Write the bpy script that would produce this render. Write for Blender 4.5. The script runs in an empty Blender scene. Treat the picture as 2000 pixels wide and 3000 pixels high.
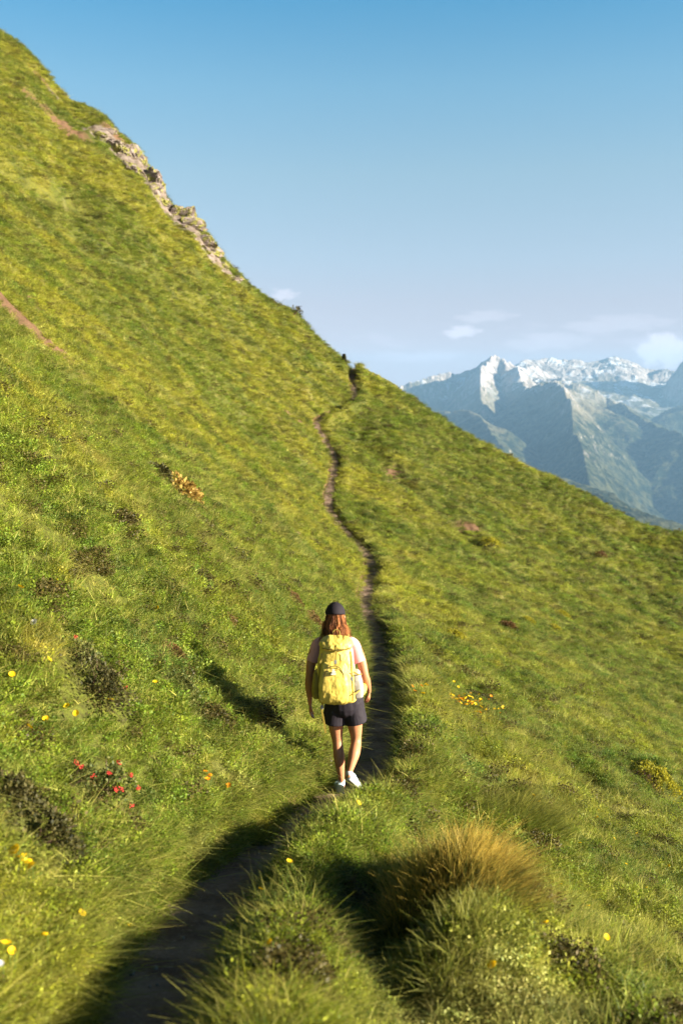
import bpy, bmesh, math, random
import numpy as np
from mathutils import Vector, Matrix, Euler

R = math.radians
SC = bpy.context.scene
COL = SC.collection
rng = np.random.default_rng(7)
random.seed(7)

# ------------------------------------------------------------------ camera
PITCH = math.atan(350.0 / 2917.0)
FD = 2287.0                      # focal length in 1568-wide working pixels
cam_d = bpy.data.cameras.new("camera")
cam = bpy.data.objects.new("camera", cam_d)
COL.objects.link(cam)
cam.location = (0, 0, 0)
cam.rotation_euler = (R(90) - PITCH, 0, 0)
cam_d.sensor_fit = 'VERTICAL'
cam_d.sensor_height = 36.0
cam_d.sensor_width = 24.0
cam_d.lens = 35.0
cam_d.clip_start = 0.05
cam_d.clip_end = 60000
cam_d.dof.use_dof = True
cam_d.dof.focus_distance = 10.5
cam_d.dof.aperture_fstop = 2.1
SC.camera = cam

# ------------------------------------------------------------------ world, sun
SUN_AZ = 105.0      # degrees clockwise from +Y: right and a little behind the camera
SUN_EL = 17.5
sdir = Vector((math.sin(R(SUN_AZ)) * math.cos(R(SUN_EL)), math.cos(R(SUN_AZ)) * math.cos(R(SUN_EL)), math.sin(R(SUN_EL))))
W = bpy.data.worlds.new("World")
SC.world = W
W.use_nodes = True
nt = W.node_tree
nt.nodes.clear()
wo = nt.nodes.new('ShaderNodeOutputWorld')
bg = nt.nodes.new('ShaderNodeBackground')
sky = nt.nodes.new('ShaderNodeTexSky')
sky.sky_type = 'NISHITA'
sky.sun_disc = False
sky.sun_elevation = R(SUN_EL)
sky.sun_rotation = R(SUN_AZ)
sky.altitude = 2000
sky.air_density = 1.0
sky.dust_density = 0.8
sky.ozone_density = 1.5
bg.inputs['Strength'].default_value = 0.05
nt.links.new(bg.outputs[0], wo.inputs[0])
# colour of the air: pale towards the horizon, thin clouds low in the sky
tc = nt.nodes.new('ShaderNodeTexCoord')
sep = nt.nodes.new('ShaderNodeSeparateXYZ')
nt.links.new(tc.outputs['Generated'], sep.inputs[0])
ramp = nt.nodes.new('ShaderNodeValToRGB')
ramp.color_ramp.interpolation = 'LINEAR'
SKY_RAMP = [(0.0, (1.575, 0.9, 0.792)), (0.043, (1.935, 1.08, 0.855)), (0.086, (1.953, 1.233, 0.963)), (0.127, (1.881, 1.44, 1.125)), (0.206, (1.728, 1.62, 1.242)), (0.28, (1.278, 1.656, 1.413)), (0.35, (0.648, 1.476, 1.476)), (0.46, (0.207, 0.378, 0.405)), (0.95, (0.108, 0.198, 0.225))]
cr = ramp.color_ramp
while len(cr.elements) < len(SKY_RAMP):
    cr.elements.new(0.5)
for el, (p, c) in zip(cr.elements, SKY_RAMP):
    el.position = p
    el.color = (c[0] / 3, c[1] / 3, c[2] / 3, 1)
nt.links.new(sep.outputs['Z'], ramp.inputs['Fac'])
mul = nt.nodes.new('ShaderNodeMix'); mul.data_type = 'RGBA'; mul.blend_type = 'MULTIPLY'
mul.inputs['Factor'].default_value = 1
lift = nt.nodes.new('ShaderNodeVectorMath'); lift.operation = 'ADD'; lift.inputs[1].default_value = (0, 0, 0.10)
nrm = nt.nodes.new('ShaderNodeVectorMath'); nrm.operation = 'NORMALIZE'
nt.links.new(tc.outputs['Generated'], lift.inputs[0]); nt.links.new(lift.outputs[0], nrm.inputs[0])
nt.links.new(nrm.outputs[0], sky.inputs['Vector'])
nt.links.new(sky.outputs[0], mul.inputs['A'])
nt.links.new(ramp.outputs[0], mul.inputs['B'])
sc2 = nt.nodes.new('ShaderNodeVectorMath'); sc2.operation = 'SCALE'; sc2.inputs['Scale'].default_value = 3.0
nt.links.new(mul.outputs['Result'], sc2.inputs[0])


def world_cloud(prev, scale, stretch, lo, hi, z0, z1, col, fac):
    mp = nt.nodes.new('ShaderNodeMapping'); mp.inputs['Scale'].default_value = (scale, scale, scale * stretch)
    nt.links.new(tc.outputs['Generated'], mp.inputs['Vector'])
    n = nt.nodes.new('ShaderNodeTexNoise'); n.inputs['Scale'].default_value = 1; n.inputs['Detail'].default_value = 6
    n.inputs['Roughness'].default_value = 0.58
    nt.links.new(mp.outputs[0], n.inputs['Vector'])
    m1 = nt.nodes.new('ShaderNodeMapRange'); m1.interpolation_type = 'SMOOTHSTEP'
    m1.inputs['From Min'].default_value = lo; m1.inputs['From Max'].default_value = hi
    m1.inputs['To Max'].default_value = fac
    nt.links.new(n.outputs['Fac'], m1.inputs['Value'])
    m2 = nt.nodes.new('ShaderNodeMapRange'); m2.interpolation_type = 'SMOOTHSTEP'
    m2.inputs['From Min'].default_value = z1; m2.inputs['From Max'].default_value = z0
    nt.links.new(sep.outputs['Z'], m2.inputs['Value'])
    mm = nt.nodes.new('ShaderNodeMath'); mm.operation = 'MULTIPLY'
    nt.links.new(m1.outputs[0], mm.inputs[0]); nt.links.new(m2.outputs[0], mm.inputs[1])
    mx = nt.nodes.new('ShaderNodeMix'); mx.data_type = 'RGBA'
    nt.links.new(mm.outputs[0], mx.inputs['Factor'])
    nt.links.new(prev, mx.inputs['A'])
    mx.inputs['B'].default_value = (*col, 1)
    return mx.outputs['Result']


bel = nt.nodes.new('ShaderNodeMapRange'); bel.inputs['From Min'].default_value = -0.2; bel.inputs['From Max'].default_value = -0.04
bel.inputs['To Min'].default_value = 0.15
nt.links.new(sep.outputs['Z'], bel.inputs['Value'])
sc3 = nt.nodes.new('ShaderNodeVectorMath'); sc3.operation = 'SCALE'
nt.links.new(sc2.outputs[0], sc3.inputs[0]); nt.links.new(bel.outputs[0], sc3.inputs['Scale'])
c1 = world_cloud(sc3.outputs[0], 9.0, 5.0, 0.54, 0.72, 0.03, 0.10, (5.6, 5.2, 6.0), 0.45)


def world_puff(prev, direction, rad, flat, lo, hi, col, fac, nsc):
    """one small cloud in a fixed direction of the sky"""
    d = Vector(direction).normalized()
    sb = nt.nodes.new('ShaderNodeVectorMath'); sb.operation = 'SUBTRACT'; sb.inputs[1].default_value = d
    nt.links.new(tc.outputs['Generated'], sb.inputs[0])
    mp = nt.nodes.new('ShaderNodeMapping'); mp.inputs['Scale'].default_value = (1 / rad, 1 / rad, flat / rad)
    nt.links.new(sb.outputs[0], mp.inputs['Vector'])
    ln = nt.nodes.new('ShaderNodeVectorMath'); ln.operation = 'LENGTH'; nt.links.new(mp.outputs[0], ln.inputs[0])
    n = nt.nodes.new('ShaderNodeTexNoise'); n.inputs['Scale'].default_value = nsc; n.inputs['Detail'].default_value = 6
    nt.links.new(mp.outputs[0], n.inputs['Vector'])
    ad = nt.nodes.new('ShaderNodeMath'); ad.operation = 'SUBTRACT'
    nt.links.new(n.outputs['Fac'], ad.inputs[0])
    hf = nt.nodes.new('ShaderNodeMath'); hf.operation = 'MULTIPLY'; hf.inputs[1].default_value = 0.5
    nt.links.new(ln.outputs['Value'], hf.inputs[0]); nt.links.new(hf.outputs[0], ad.inputs[1])
    mr = nt.nodes.new('ShaderNodeMapRange'); mr.interpolation_type = 'SMOOTHSTEP'
    mr.inputs['From Min'].default_value = lo; mr.inputs['From Max'].default_value = hi; mr.inputs['To Max'].default_value = fac
    nt.links.new(ad.outputs[0], mr.inputs['Value'])
    mx = nt.nodes.new('ShaderNodeMix'); mx.data_type = 'RGBA'
    nt.links.new(mr.outputs[0], mx.inputs['Factor']); nt.links.new(prev, mx.inputs['A']); mx.inputs['B'].default_value = (*col, 1)
    return mx.outputs['Result']


for dr, rd, fl, fc, ns in [((.314, 1, .045), .022, 1.3, .7, 1.6), ((.332, 1, .038), .02, 1.4, .6, 1.8), ((.118, 1, .060), .018, 2.6, .5, 1.4), ((-.057, 1, .096), .014, 2.2, .35, 1.5),
                           ((.20, 1, .050), .04, 4.0, .2, 1.4), ((.14, 1, .075), .03, 4.5, .2, 1.4), ((.27, 1, .068), .05, 5.0, .18, 1.4)]:
    c1 = world_puff(c1, dr, rd, fl, -.05, .30, (6.4, 6.0, 6.7), min(1, fc * 1.3), ns)
nt.links.new(c1, bg.inputs['Color'])

sun_d = bpy.data.lights.new("sun", 'SUN')
sun_d.energy = 5.0
sun_d.angle = R(0.6)
sun_d.color = (1.0, 0.89, 0.70)
sun = bpy.data.objects.new("sun", sun_d)
COL.objects.link(sun)
sun.rotation_euler = (-sdir).to_track_quat('-Z', 'Y').to_euler()
SC.view_settings.view_transform = 'Standard'
SC.view_settings.look = 'None'
SC.view_settings.gamma = 1
SC.view_settings.exposure = 1.76

SC.cycles.max_bounces = 5
SC.cycles.diffuse_bounces = 1
SC.cycles.transmission_bounces = 3
SC.cycles.glossy_bounces = 2
SC.cycles.transparent_max_bounces = 4
SC.cycles.volume_bounces = 0


# ------------------------------------------------------------------ numpy noise
def _hash(ix, iy, seed):
    h = (ix.astype(np.int64) * 374761393 + iy.astype(np.int64) * 668265263 + seed * 1442695041) & 0xFFFFFFFF
    h = ((h ^ (h >> 13)) * 1274126177) & 0xFFFFFFFF
    return (h ^ (h >> 16)) & 0xFFFF


def gnoise(x, y, seed=0):
    x = np.asarray(x, float); y = np.asarray(y, float)
    x0 = np.floor(x); y0 = np.floor(y)
    fx = x - x0; fy = y - y0
    u = fx * fx * fx * (fx * (fx * 6 - 15) + 10); v = fy * fy * fy * (fy * (fy * 6 - 15) + 10)

    def g(ix, iy, dx, dy):
        a = _hash(ix, iy, seed) * (2 * math.pi / 65536.0)
        return np.cos(a) * dx + np.sin(a) * dy
    n00 = g(x0, y0, fx, fy); n10 = g(x0 + 1, y0, fx - 1, fy)
    n01 = g(x0, y0 + 1, fx, fy - 1); n11 = g(x0 + 1, y0 + 1, fx - 1, fy - 1)
    return 1.5 * ((n00 * (1 - u) + n10 * u) * (1 - v) + (n01 * (1 - u) + n11 * u) * v)


def fbm(x, y, seed=0, octv=4, gain=0.5):
    s = 0; a = 1; t = 0
    for k in range(octv):
        s = s + a * gnoise(x * 2 ** k, y * 2 ** k, seed + k * 17)
        t += a; a *= gain
    return s / t


def ridged(x, y, seed=0, octv=5, gain=0.5):
    s = 0; a = 1; t = 0
    for k in range(octv):
        s = s + a * (1 - np.abs(gnoise(x * 2 ** k, y * 2 ** k, seed + k * 13)) * 1.6)
        t += a; a *= gain
    return s / t


def sstep(a, b, x):
    t = np.clip((x - a) / (b - a), 0, 1)
    return t * t * (3 - 2 * t)


def softplus(q, w):
    return w * np.logaddexp(0, q / w)


# ------------------------------------------------------------------ lines of sight -> the lie of the land
def ray(px, py):
    X = (np.asarray(px, float) - 784) / FD
    Y = -(np.asarray(py, float) - 1176) / FD
    c, s = math.cos(PITCH), math.sin(PITCH)
    dy = c + Y * s
    return X / dy, (-s + Y * c) / dy


TRAIL = [(330, 2352, 3.6), (375, 2203, 4.32), (438, 2103, 4.98), (548, 2003, 5.87), (682, 1895, 7.16), (792, 1820, 8.63),
         (852, 1745, 9.9), (866, 1700, 10.9), (868, 1600, 13.5), (870, 1500, 17.5), (838, 1400, 22.5), (840, 1350, 26),
         (860, 1312, 29), (845, 1275, 31.5), (800, 1230, 34.5), (762, 1190, 37), (750, 1150, 39.5), (765, 1100, 43),
         (770, 1050, 46.5), (748, 1015, 49), (716, 968, 52), (760, 950, 53.8), (814, 935, 55.8), (814, 900, 59.5), (805, 846, 64)]
ty = [0.3, 1.6]; tx = [-1.05, -0.9]; tz = [-1.75, -2.03]
for px, py, Y in TRAIL:
    u, e = ray(px, py)
    ty.append(Y); tx.append(float(u) * Y); tz.append(float(e) * Y)
ty += [68, 74, 90, 120]; tx += [1.6, 4.0, 12, 30]; tz += [1.6, 0.6, -6, -25]
YD = np.arange(-6, 121, 0.05)


def gsm(a, sig):
    n = int(3 * sig / 0.05); k = np.exp(-0.5 * (np.arange(-n, n + 1) * 0.05 / sig) ** 2); k /= k.sum()
    return np.convolve(np.pad(a, n, mode='edge'), k, mode='valid')


XT0 = np.interp(YD, ty, tx); ZT0 = np.interp(YD, ty, tz)
wn = sstep(8, 16, YD)
XT = gsm(XT0, 0.3) * (1 - wn) + gsm(XT0, 0.9) * wn
ZT = gsm(ZT0, 0.5) * (1 - wn) + gsm(ZT0, 1.0) * wn
wn2 = sstep(5, 18, YD)
XS = gsm(XT0, 1.2) * (1 - wn2) + gsm(XT0, 4.5) * wn2
ZS = gsm(ZT0, 1.2) * (1 - wn2) + gsm(ZT0, 4.5) * wn2

SKYL = [(-900, -420), (-400, -150), (-120, -10), (0, 72), (50, 105), (105, 165), (125, 202), (170, 240), (240, 272), (265, 305),
        (318, 340), (345, 390), (370, 440), (400, 475), (442, 497), (490, 565), (520, 610), (560, 650), (620, 690), (680, 725),
        (730, 782), (790, 828), (815, 842), (850, 860), (900, 890), (960, 925), (1030, 972), (1100, 1010), (1170, 1045),
        (1260, 1092), (1330, 1135), (1400, 1172), (1470, 1206), (1530, 1222), (1600, 1235), (1750, 1300), (2200, 1540)]
su, se = ray([p[0] for p in SKYL], [p[1] for p in SKYL])
UG = np.linspace(-1.0, 0.8, 1800)
SE = np.interp(UG, su, se)
_k = np.exp(-0.5 * (np.arange(-6, 7) / 2.2) ** 2); _k /= _k.sum()
SE = np.convolve(np.pad(SE, 6, mode='edge'), _k, mode='valid')


def Yridge(u):
    return 64 - 34 * np.clip(u, -0.5, 0) + 6 * np.sin(u * 9) * np.clip(-u * 4, 0, 1) - 18 * np.clip(u, 0, 0.5)


def Pprof(q, Y):
    sL = 0.97 - 0.10 * sstep(10, 30, Y)
    sR = 0.54
    nr = sstep(7.2, 5.2, Y)
    off = 1.15 + 0.60 * nr
    w = 0.35
    s0 = 0.10 - 0.27 * nr
    return sL * softplus(-q, w) - s0 * softplus(q, w) - (sR - s0) * softplus(q - off, 0.45 - 0.15 * nr)


# local bumps and hollows: (x, Y, radius, height, stretch x, stretch y) filled below
BUMPS = []
LINES = []


def H0(x, Y):
    """hillside without small relief"""
    x = np.asarray(x, float); Y = np.asarray(Y, float)
    xt = np.interp(Y, YD, XT); zt = np.interp(Y, YD, ZT)
    xs = np.interp(Y, YD, XS); zs = np.interp(Y, YD, ZS)
    zf = zs + Pprof(x - xs, Y) - Pprof(0.0, Y)
    zft = zs + Pprof(xt - xs, Y) - Pprof(0.0, Y)
    d = x - xt
    wd = 2.2 + 0.03 * Y
    z = zf + (zt - zft) * np.exp(-(d / wd) ** 2)
    # the skyline spur
    Yc = np.maximum(Y, 1.0)
    u = x / Yc
    yr = Yridge(u)
    xr = u * yr
    xsr = np.interp(yr, YD, XS); zsr = np.interp(yr, YD, ZS)
    em = (zsr + Pprof(xr - xsr, yr) - Pprof(0.0, yr)) / yr
    S = np.interp(u, UG, SE)
    r = Y / yr
    wgt = np.clip(r, 0, 1) ** 3.0
    near_tr = np.exp(-(d / 2.5) ** 2) * (Y < 63)
    z1 = z + (S - em) * wgt * Y * (1 - near_tr)
    zr = S * yr
    back = np.maximum(Y - yr, 0)
    z2 = zr - 0.30 * back - 0.012 * back ** 2
    z2 = np.maximum(z2, zr - 0.8 * back - 2)
    t = sstep(0.94, 1.0, r)
    z1 = z1 * (1 - t) + t * S * Y
    out = np.where(r > 1, z2, z1)
    return out, d, zt


def H(x, Y, full=False):
    z, d, zt = H0(x, Y)
    x = np.asarray(x, float); Y = np.asarray(Y, float)
    far = np.clip((np.abs(d) - 1.2) / 6, 0, 1)
    mid = np.clip((np.abs(d) - 0.3) / 1.2, 0, 1)
    z = z + 0.42 * far * fbm(x / 8.0 + Y / 26.0, Y / 13.0 - x / 20, 3, 3)
    z = z + 0.16 * mid * fbm(x / 2.0, Y / 2.6, 11, 3) * (1 + 0.4 * sstep(15, 40, Y))
    z = z + 0.085 * mid * fbm(x / 0.42, Y / 0.48, 23, 3) * (1 + 1.2 * sstep(10, 45, Y))
    z = z + 0.07 * mid * fbm(x / 0.95, Y / 1.1, 29, 2)
    # rocky, stepped crest
    for b in BUMPS:
        bx, by, r, h, ax, ay = b
        z = z + h * np.exp(-(((x - bx) / (r * ax)) ** 2 + ((Y - by) / (r * ay)) ** 2))
    for ax_, ay_, bx_, by_, w_, h_ in LINES:
        lx, ly = bx_ - ax_, by_ - ay_
        t_ = np.clip(((x - ax_) * lx + (Y - ay_) * ly) / (lx * lx + ly * ly), 0, 1)
        q_ = np.hypot(x - ax_ - t_ * lx, Y - ay_ - t_ * ly)
        z = z + h_ * np.exp(-(q_ / w_) ** 2) * np.clip((np.abs(d) - 0.6) / 1.5, 0, 1)
    # trench of the trail and its outer berm
    wob = 0.035 * gnoise(Y * 1.7, Y * 0 + 3, 5) + 0.02 * gnoise(Y * 5.3, x * 0 + 1, 6)
    hw = 0.25 - 0.07 * sstep(12, 22, Y) + 0.03 * gnoise(Y * 0.6, Y * 0 + 8, 7)
    dd = d + wob
    ridge_h = (0.42 + 0.05 * gnoise(Y * 0.5, Y * 0 + 2, 8)) * (1 - 0.32 * sstep(14, 22, Y)) * (1 - 0.15 * sstep(5.9, 5.1, Y)) * (1 - 0.22 * np.exp(-((Y - 5.0) / 0.45) ** 2)) * (1 + 0.35 * gnoise(Y * 0.33, Y * 0 + 4, 9) * sstep(14, 20, Y))
    ridge_h = ridge_h + 0.32 * sstep(51, 53, Y) * sstep(58, 56, Y)
    ridge_h = ridge_h * (1 - 0.4 * np.exp(-((Y - 8.35) / 0.3) ** 2))
    z = z + ridge_h * np.exp(-((dd - hw - 0.33) / 0.27) ** 2)
    zi = zt - 0.035 + 0.25 * dd * dd + 0.012 * fbm(x / 0.16, Y / 0.2, 31, 2)
    wi = 1 - sstep(hw, hw + np.where(dd < 0, 0.13, 0.2), np.abs(dd))
    z = z * (1 - wi) + zi * wi
    if full:
        return z, dd, hw, wi
    return z


def hit(px, py, ymin=1.5, ymax=110):
    """where a line of sight meets the hillside"""
    u, e = ray(px, py)
    Ys = np.exp(np.linspace(math.log(ymin), math.log(ymax), 1600))
    dz = H(u * Ys, Ys) - e * Ys
    k = np.argmax(dz > 0)
    if dz[k] <= 0:
        return None
    if k == 0:
        Y = Ys[0]
    else:
        a = dz[k - 1]; b = dz[k]
        Y = Ys[k - 1] + (Ys[k] - Ys[k - 1]) * (-a / (b - a))
    x = float(u * Y)
    return x, float(Y), float(H(np.array([x]), np.array([Y]))[0])


def add_bump(px, py, r, h, ax=1, ay=1):
    p = hit(px, py)
    if p:
        BUMPS.append((p[0], p[1], r, h, ax, ay))
    return p


# tussocks and hollows that the photograph shows right of the trail
for b in [(1060, 2050, 0.3, 0.10, 1.0, 1.0), (1210, 1880, 0.40, 0.22, 1.2, .8), (1040, 1830, 0.30, 0.13, 1.4, .8), (1300, 1850, 0.22, 0.17, 1, 1),
          (1305, 1735, 0.45, 0.26, 1, 1), (1530, 1800, 0.7, 0.36, 0.8, 1.4), (1160, 1615, 0.5, 0.2, 1.3, .7), (1050, 1460, 0.5, 0.25, 1, 1),
          (965, 1478, 0.5, 0.14, 1.2, .8), (1120, 1250, 1.0, 0.4, 1, 1.3), (1380, 1285, 0.7, 0.25, 1, 1), (1170, 1440, 0.5, 0.18, 1, 1),
          (215, 1600, 0.5, 0.12, 1, 1), (90, 1900, 0.3, 0.08, 1, 1), (640, 1985, 0.22, 0.07, 1, 1)]:
    add_bump(*b)
for b in [(860, 2190, 0.34, -0.2, 1.1, .9), (930, 1860, 0.3, -0.06, 1.5, .8), (1440, 1800, 0.5, -0.16, .7, 1.5), (1075, 1237, 0.8, -0.3, 1, 1.2)]:
    add_bump(*b)

LL = []
for a_, b_, w_, h_ in [((-60, 350), (190, 472), .8, -1.5), ((820, 985), (905, 1085), .8, -.4), ((905, 1085), (1082, 1218), .8, -.4), ((180, 560), (470, 715), 1.3, -.5),
                       ((560, 985), (420, 880), 1.0, -.35), ((0, 800), (200, 900), .8, -.35), ((860, 1350), (1080, 1440), .5, -.2), ((240, 700), (600, 930), 1.2, .35),
                       ((1060, 2045), (1050, 2270), .30, .60), ((700, 2080), (740, 2280), .25, -.18), ((1180, 1560), (1330, 1760), .4, -.16), ((1330, 1760), (1568, 2060), .3, -.12), ((1200, 1200), (1568, 1420), .9, -.25)]:
    p, q = hit(*a_), hit(*b_)
    if p and q: LL.append((p[0], p[1], q[0], q[1], w_, h_))
LINES += LL

# bare soil patches: (px, py, radius x, radius Y in metres, strength)
SOIL = []
for px, py, rx, ry, s in [(60, 738, 1.0, .8, 1.4), (15, 712, .8, .6, 1.2), (60, 215, 1.8, 1.2, .55), (95, 185, 1.2, 1.0, .5), (20, 650, 1.2, 1, .6), (150, 293, 1.6, 1.2, .9),
                          (900, 1090, 1.0, 1.4, .55), (1080, 1215, 0.8, 1.0, .9), (710, 1260, .45, .4, .6), (690, 1230, .3, .3, .5), (495, 1245, .5, .6, .5),
                          (665, 1850, .12, .2, .5), (1280, 1740, .2, .3, .6),
                          (505, 1640, .3, .25, .4), (680, 965, .8, .6, .8), (1475, 1790, .28, .7, .9), (600, 915, .5, .4, .35), (260, 310, 1.0, 1.2, .8), (545, 860, .5, .4, .4)]:
    p = hit(px, py)
    if p:
        SOIL.append((p[0], p[1], rx, ry, s))
# rocky crest strip
CREST = []
for px, py, r in [(215, 300, 1.2), (245, 318, 1.8), (290, 355, 2.0), (330, 390, 1.8), (352, 430, 1.6), (370, 470, 1.6), (400, 500, 1.6), (430, 520, 1.7),
                  (465, 560, 1.6), (495, 590, 1.2), (520, 620, .8), (120, 215, 0.7), (545, 645, .5)]:
    p = hit(px, py)
    if p:
        CREST.append((p[0], p[1], r * .62))


def soil_at(x, Y):
    s = np.zeros(np.shape(x))
    for bx, by, rx, ry, st in SOIL:
        q = ((x - bx) / rx) ** 2 + ((Y - by) / ry) ** 2
        s = np.maximum(s, st * np.exp(-q))
    s = s + 0.35 * s * fbm(x / 0.5, Y / 0.5, 41, 3)
    c = np.zeros(np.shape(x))
    for bx, by, r in CREST:
        c = np.maximum(c, np.exp(-((x - bx) ** 2 + (Y - by) ** 2) / r ** 2))
    c = np.clip(c * (1 + 0.8 * fbm(x / 1.3, Y / 1.3, 45, 4)), 0, 1)
    return np.clip(s, 0, 1), c


# ------------------------------------------------------------------ helpers: meshes and materials
def tag(o, label=None, cat=None, group=None, kind=None):
    if label: o['label'] = label
    if cat: o['category'] = cat
    if group: o['group'] = group
    if kind: o['kind'] = kind
    return o


def new_mesh(name, V, F, smooth=False, attrs=None):
    V = np.asarray(V, np.float32)
    me = bpy.data.meshes.new(name)
    me.vertices.add(len(V)); me.vertices.foreach_set('co', V.ravel())
    F = np.asarray(F, np.int32)
    n, k = F.shape
    me.loops.add(n * k); me.loops.foreach_set('vertex_index', F.ravel())
    me.polygons.add(n)
    me.polygons.foreach_set('loop_start', np.arange(0, n * k, k, dtype=np.int32))
    me.polygons.foreach_set('use_smooth', np.full(n, smooth, bool))
    for nm, a in (attrs or {}).items():
        at = me.attributes.new(nm, 'FLOAT', 'POINT')
        at.data.foreach_set('value', np.asarray(a, np.float32).ravel())
    me.update(calc_edges=True)
    return me


def link(name, me, mat=None, parent=None, loc=None):
    o = bpy.data.objects.new(name, me)
    COL.objects.link(o)
    if mat is not None and not me.materials: me.materials.append(mat)
    if parent is not None: o.parent = parent
    if loc is not None: o.location = loc
    return o


def empty(name, loc, rz=0):
    o = bpy.data.objects.new(name, None); COL.objects.link(o)
    o.location = loc; o.rotation_euler = (0, 0, rz); o.empty_display_size = 0.1
    return o


def grid_faces(nr, nc):
    i = np.arange(nr - 1)[:, None] * nc + np.arange(nc - 1)[None, :]
    i = i.ravel()
    return np.stack([i, i + 1, i + nc + 1, i + nc], 1)


class NT:
    """small helper for node materials"""
    def __init__(self, name):
        self.m = bpy.data.materials.new(name); self.m.use_nodes = True
        self.t = self.m.node_tree; self.t.nodes.clear()
        self.out = self.t.nodes.new('ShaderNodeOutputMaterial')

    def n(self, typ, **kw):
        nd = self.t.nodes.new('ShaderNode' + typ)
        for k, v in kw.items():
            if k in nd.inputs: self.set(nd.inputs[k], v)
            else: setattr(nd, k, v)
        return nd

    def set(self, inp, v):
        if isinstance(v, bpy.types.NodeSocket): self.t.links.new(v, inp)
        elif isinstance(v, (tuple, list)) and len(v) == 3 and inp.type == 'RGBA': inp.default_value = (*v, 1)
        else: inp.default_value = v

    def mix(self, f, a, b, blend='MIX'):
        nd = self.t.nodes.new('ShaderNodeMix'); nd.data_type = 'RGBA'; nd.blend_type = blend
        self.set(nd.inputs['Factor'], f); self.set(nd.inputs['A'], a); self.set(nd.inputs['B'], b)
        return nd.outputs['Result']

    def math(self, op, a, b=0.0):
        nd = self.t.nodes.new('ShaderNodeMath'); nd.operation = op
        self.set(nd.inputs[0], a); self.set(nd.inputs[1], b)
        return nd.outputs[0]

    def rng(self, v, a, b, c=0.0, d=1.0, sm=True):
        nd = self.t.nodes.new('ShaderNodeMapRange')
        if sm: nd.interpolation_type = 'SMOOTHSTEP'
        self.set(nd.inputs['Value'], v)
        for k, q in zip(('From Min', 'From Max', 'To Min', 'To Max'), (a, b, c, d)): nd.inputs[k].default_value = q
        return nd.outputs[0]

    def noise(self, vec, scale, detail=3, rough=0.5, dist=0.0):
        nd = self.t.nodes.new('ShaderNodeTexNoise')
        self.set(nd.inputs['Vector'], vec)
        nd.inputs['Scale'].default_value = scale; nd.inputs['Detail'].default_value = detail
        nd.inputs['Roughness'].default_value = rough; nd.inputs['Distortion'].default_value = dist
        return nd.outputs['Fac']

    def mapping(self, vec, rot=(0, 0, 0), scale=(1, 1, 1), loc=(0, 0, 0)):
        nd = self.t.nodes.new('ShaderNodeMapping')
        self.set(nd.inputs['Vector'], vec)
        nd.inputs['Rotation'].default_value = rot; nd.inputs['Scale'].default_value = scale; nd.inputs['Location'].default_value = loc
        return nd.outputs[0]

    def attr(self, name):
        nd = self.t.nodes.new('ShaderNodeAttribute'); nd.attribute_name = name
        return nd.outputs['Fac']

    def pos(self):
        return self.t.nodes.new('ShaderNodeNewGeometry').outputs['Position']

    def obj(self):
        return self.t.nodes.new('ShaderNodeTexCoord').outputs['Object']

    def rand(self):
        return self.t.nodes.new('ShaderNodeObjectInfo').outputs['Random']

    def principled(self, col, rough=0.6, spec=0.3, bump=None, bdist=0.01, bstr=0.5, **kw):
        p = self.t.nodes.new('ShaderNodeBsdfPrincipled')
        self.set(p.inputs['Base Color'], col); self.set(p.inputs['Roughness'], rough)
        p.inputs['Specular IOR Level'].default_value = spec
        for k, v in kw.items(): self.set(p.inputs[k.replace('_', ' ')], v)
        if bump is not None:
            b = self.t.nodes.new('ShaderNodeBump'); b.inputs['Distance'].default_value = bdist; b.inputs['Strength'].default_value = bstr
            self.set(b.inputs['Height'], bump); self.t.links.new(b.outputs[0], p.inputs['Normal'])
        return p.outputs[0]

    def leaf(self, col, trans=0.4, rough=0.55, tcol=None):
        """diffuse both ways with a little gloss"""
        p = self.t.nodes.new('ShaderNodeBsdfPrincipled')
        self.set(p.inputs['Base Color'], col); p.inputs['Roughness'].default_value = rough
        p.inputs['Specular IOR Level'].default_value = 0.25
        tr = self.t.nodes.new('ShaderNodeBsdfTranslucent'); self.set(tr.inputs['Color'], tcol if tcol is not None else col)
        mx = self.t.nodes.new('ShaderNodeMixShader'); mx.inputs[0].default_value = trans
        self.t.links.new(p.outputs[0], mx.inputs[1]); self.t.links.new(tr.outputs[0], mx.inputs[2])
        return mx.outputs[0]

    def end(self, sh):
        self.t.links.new(sh, self.out.inputs['Surface'])
        return self.m


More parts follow.
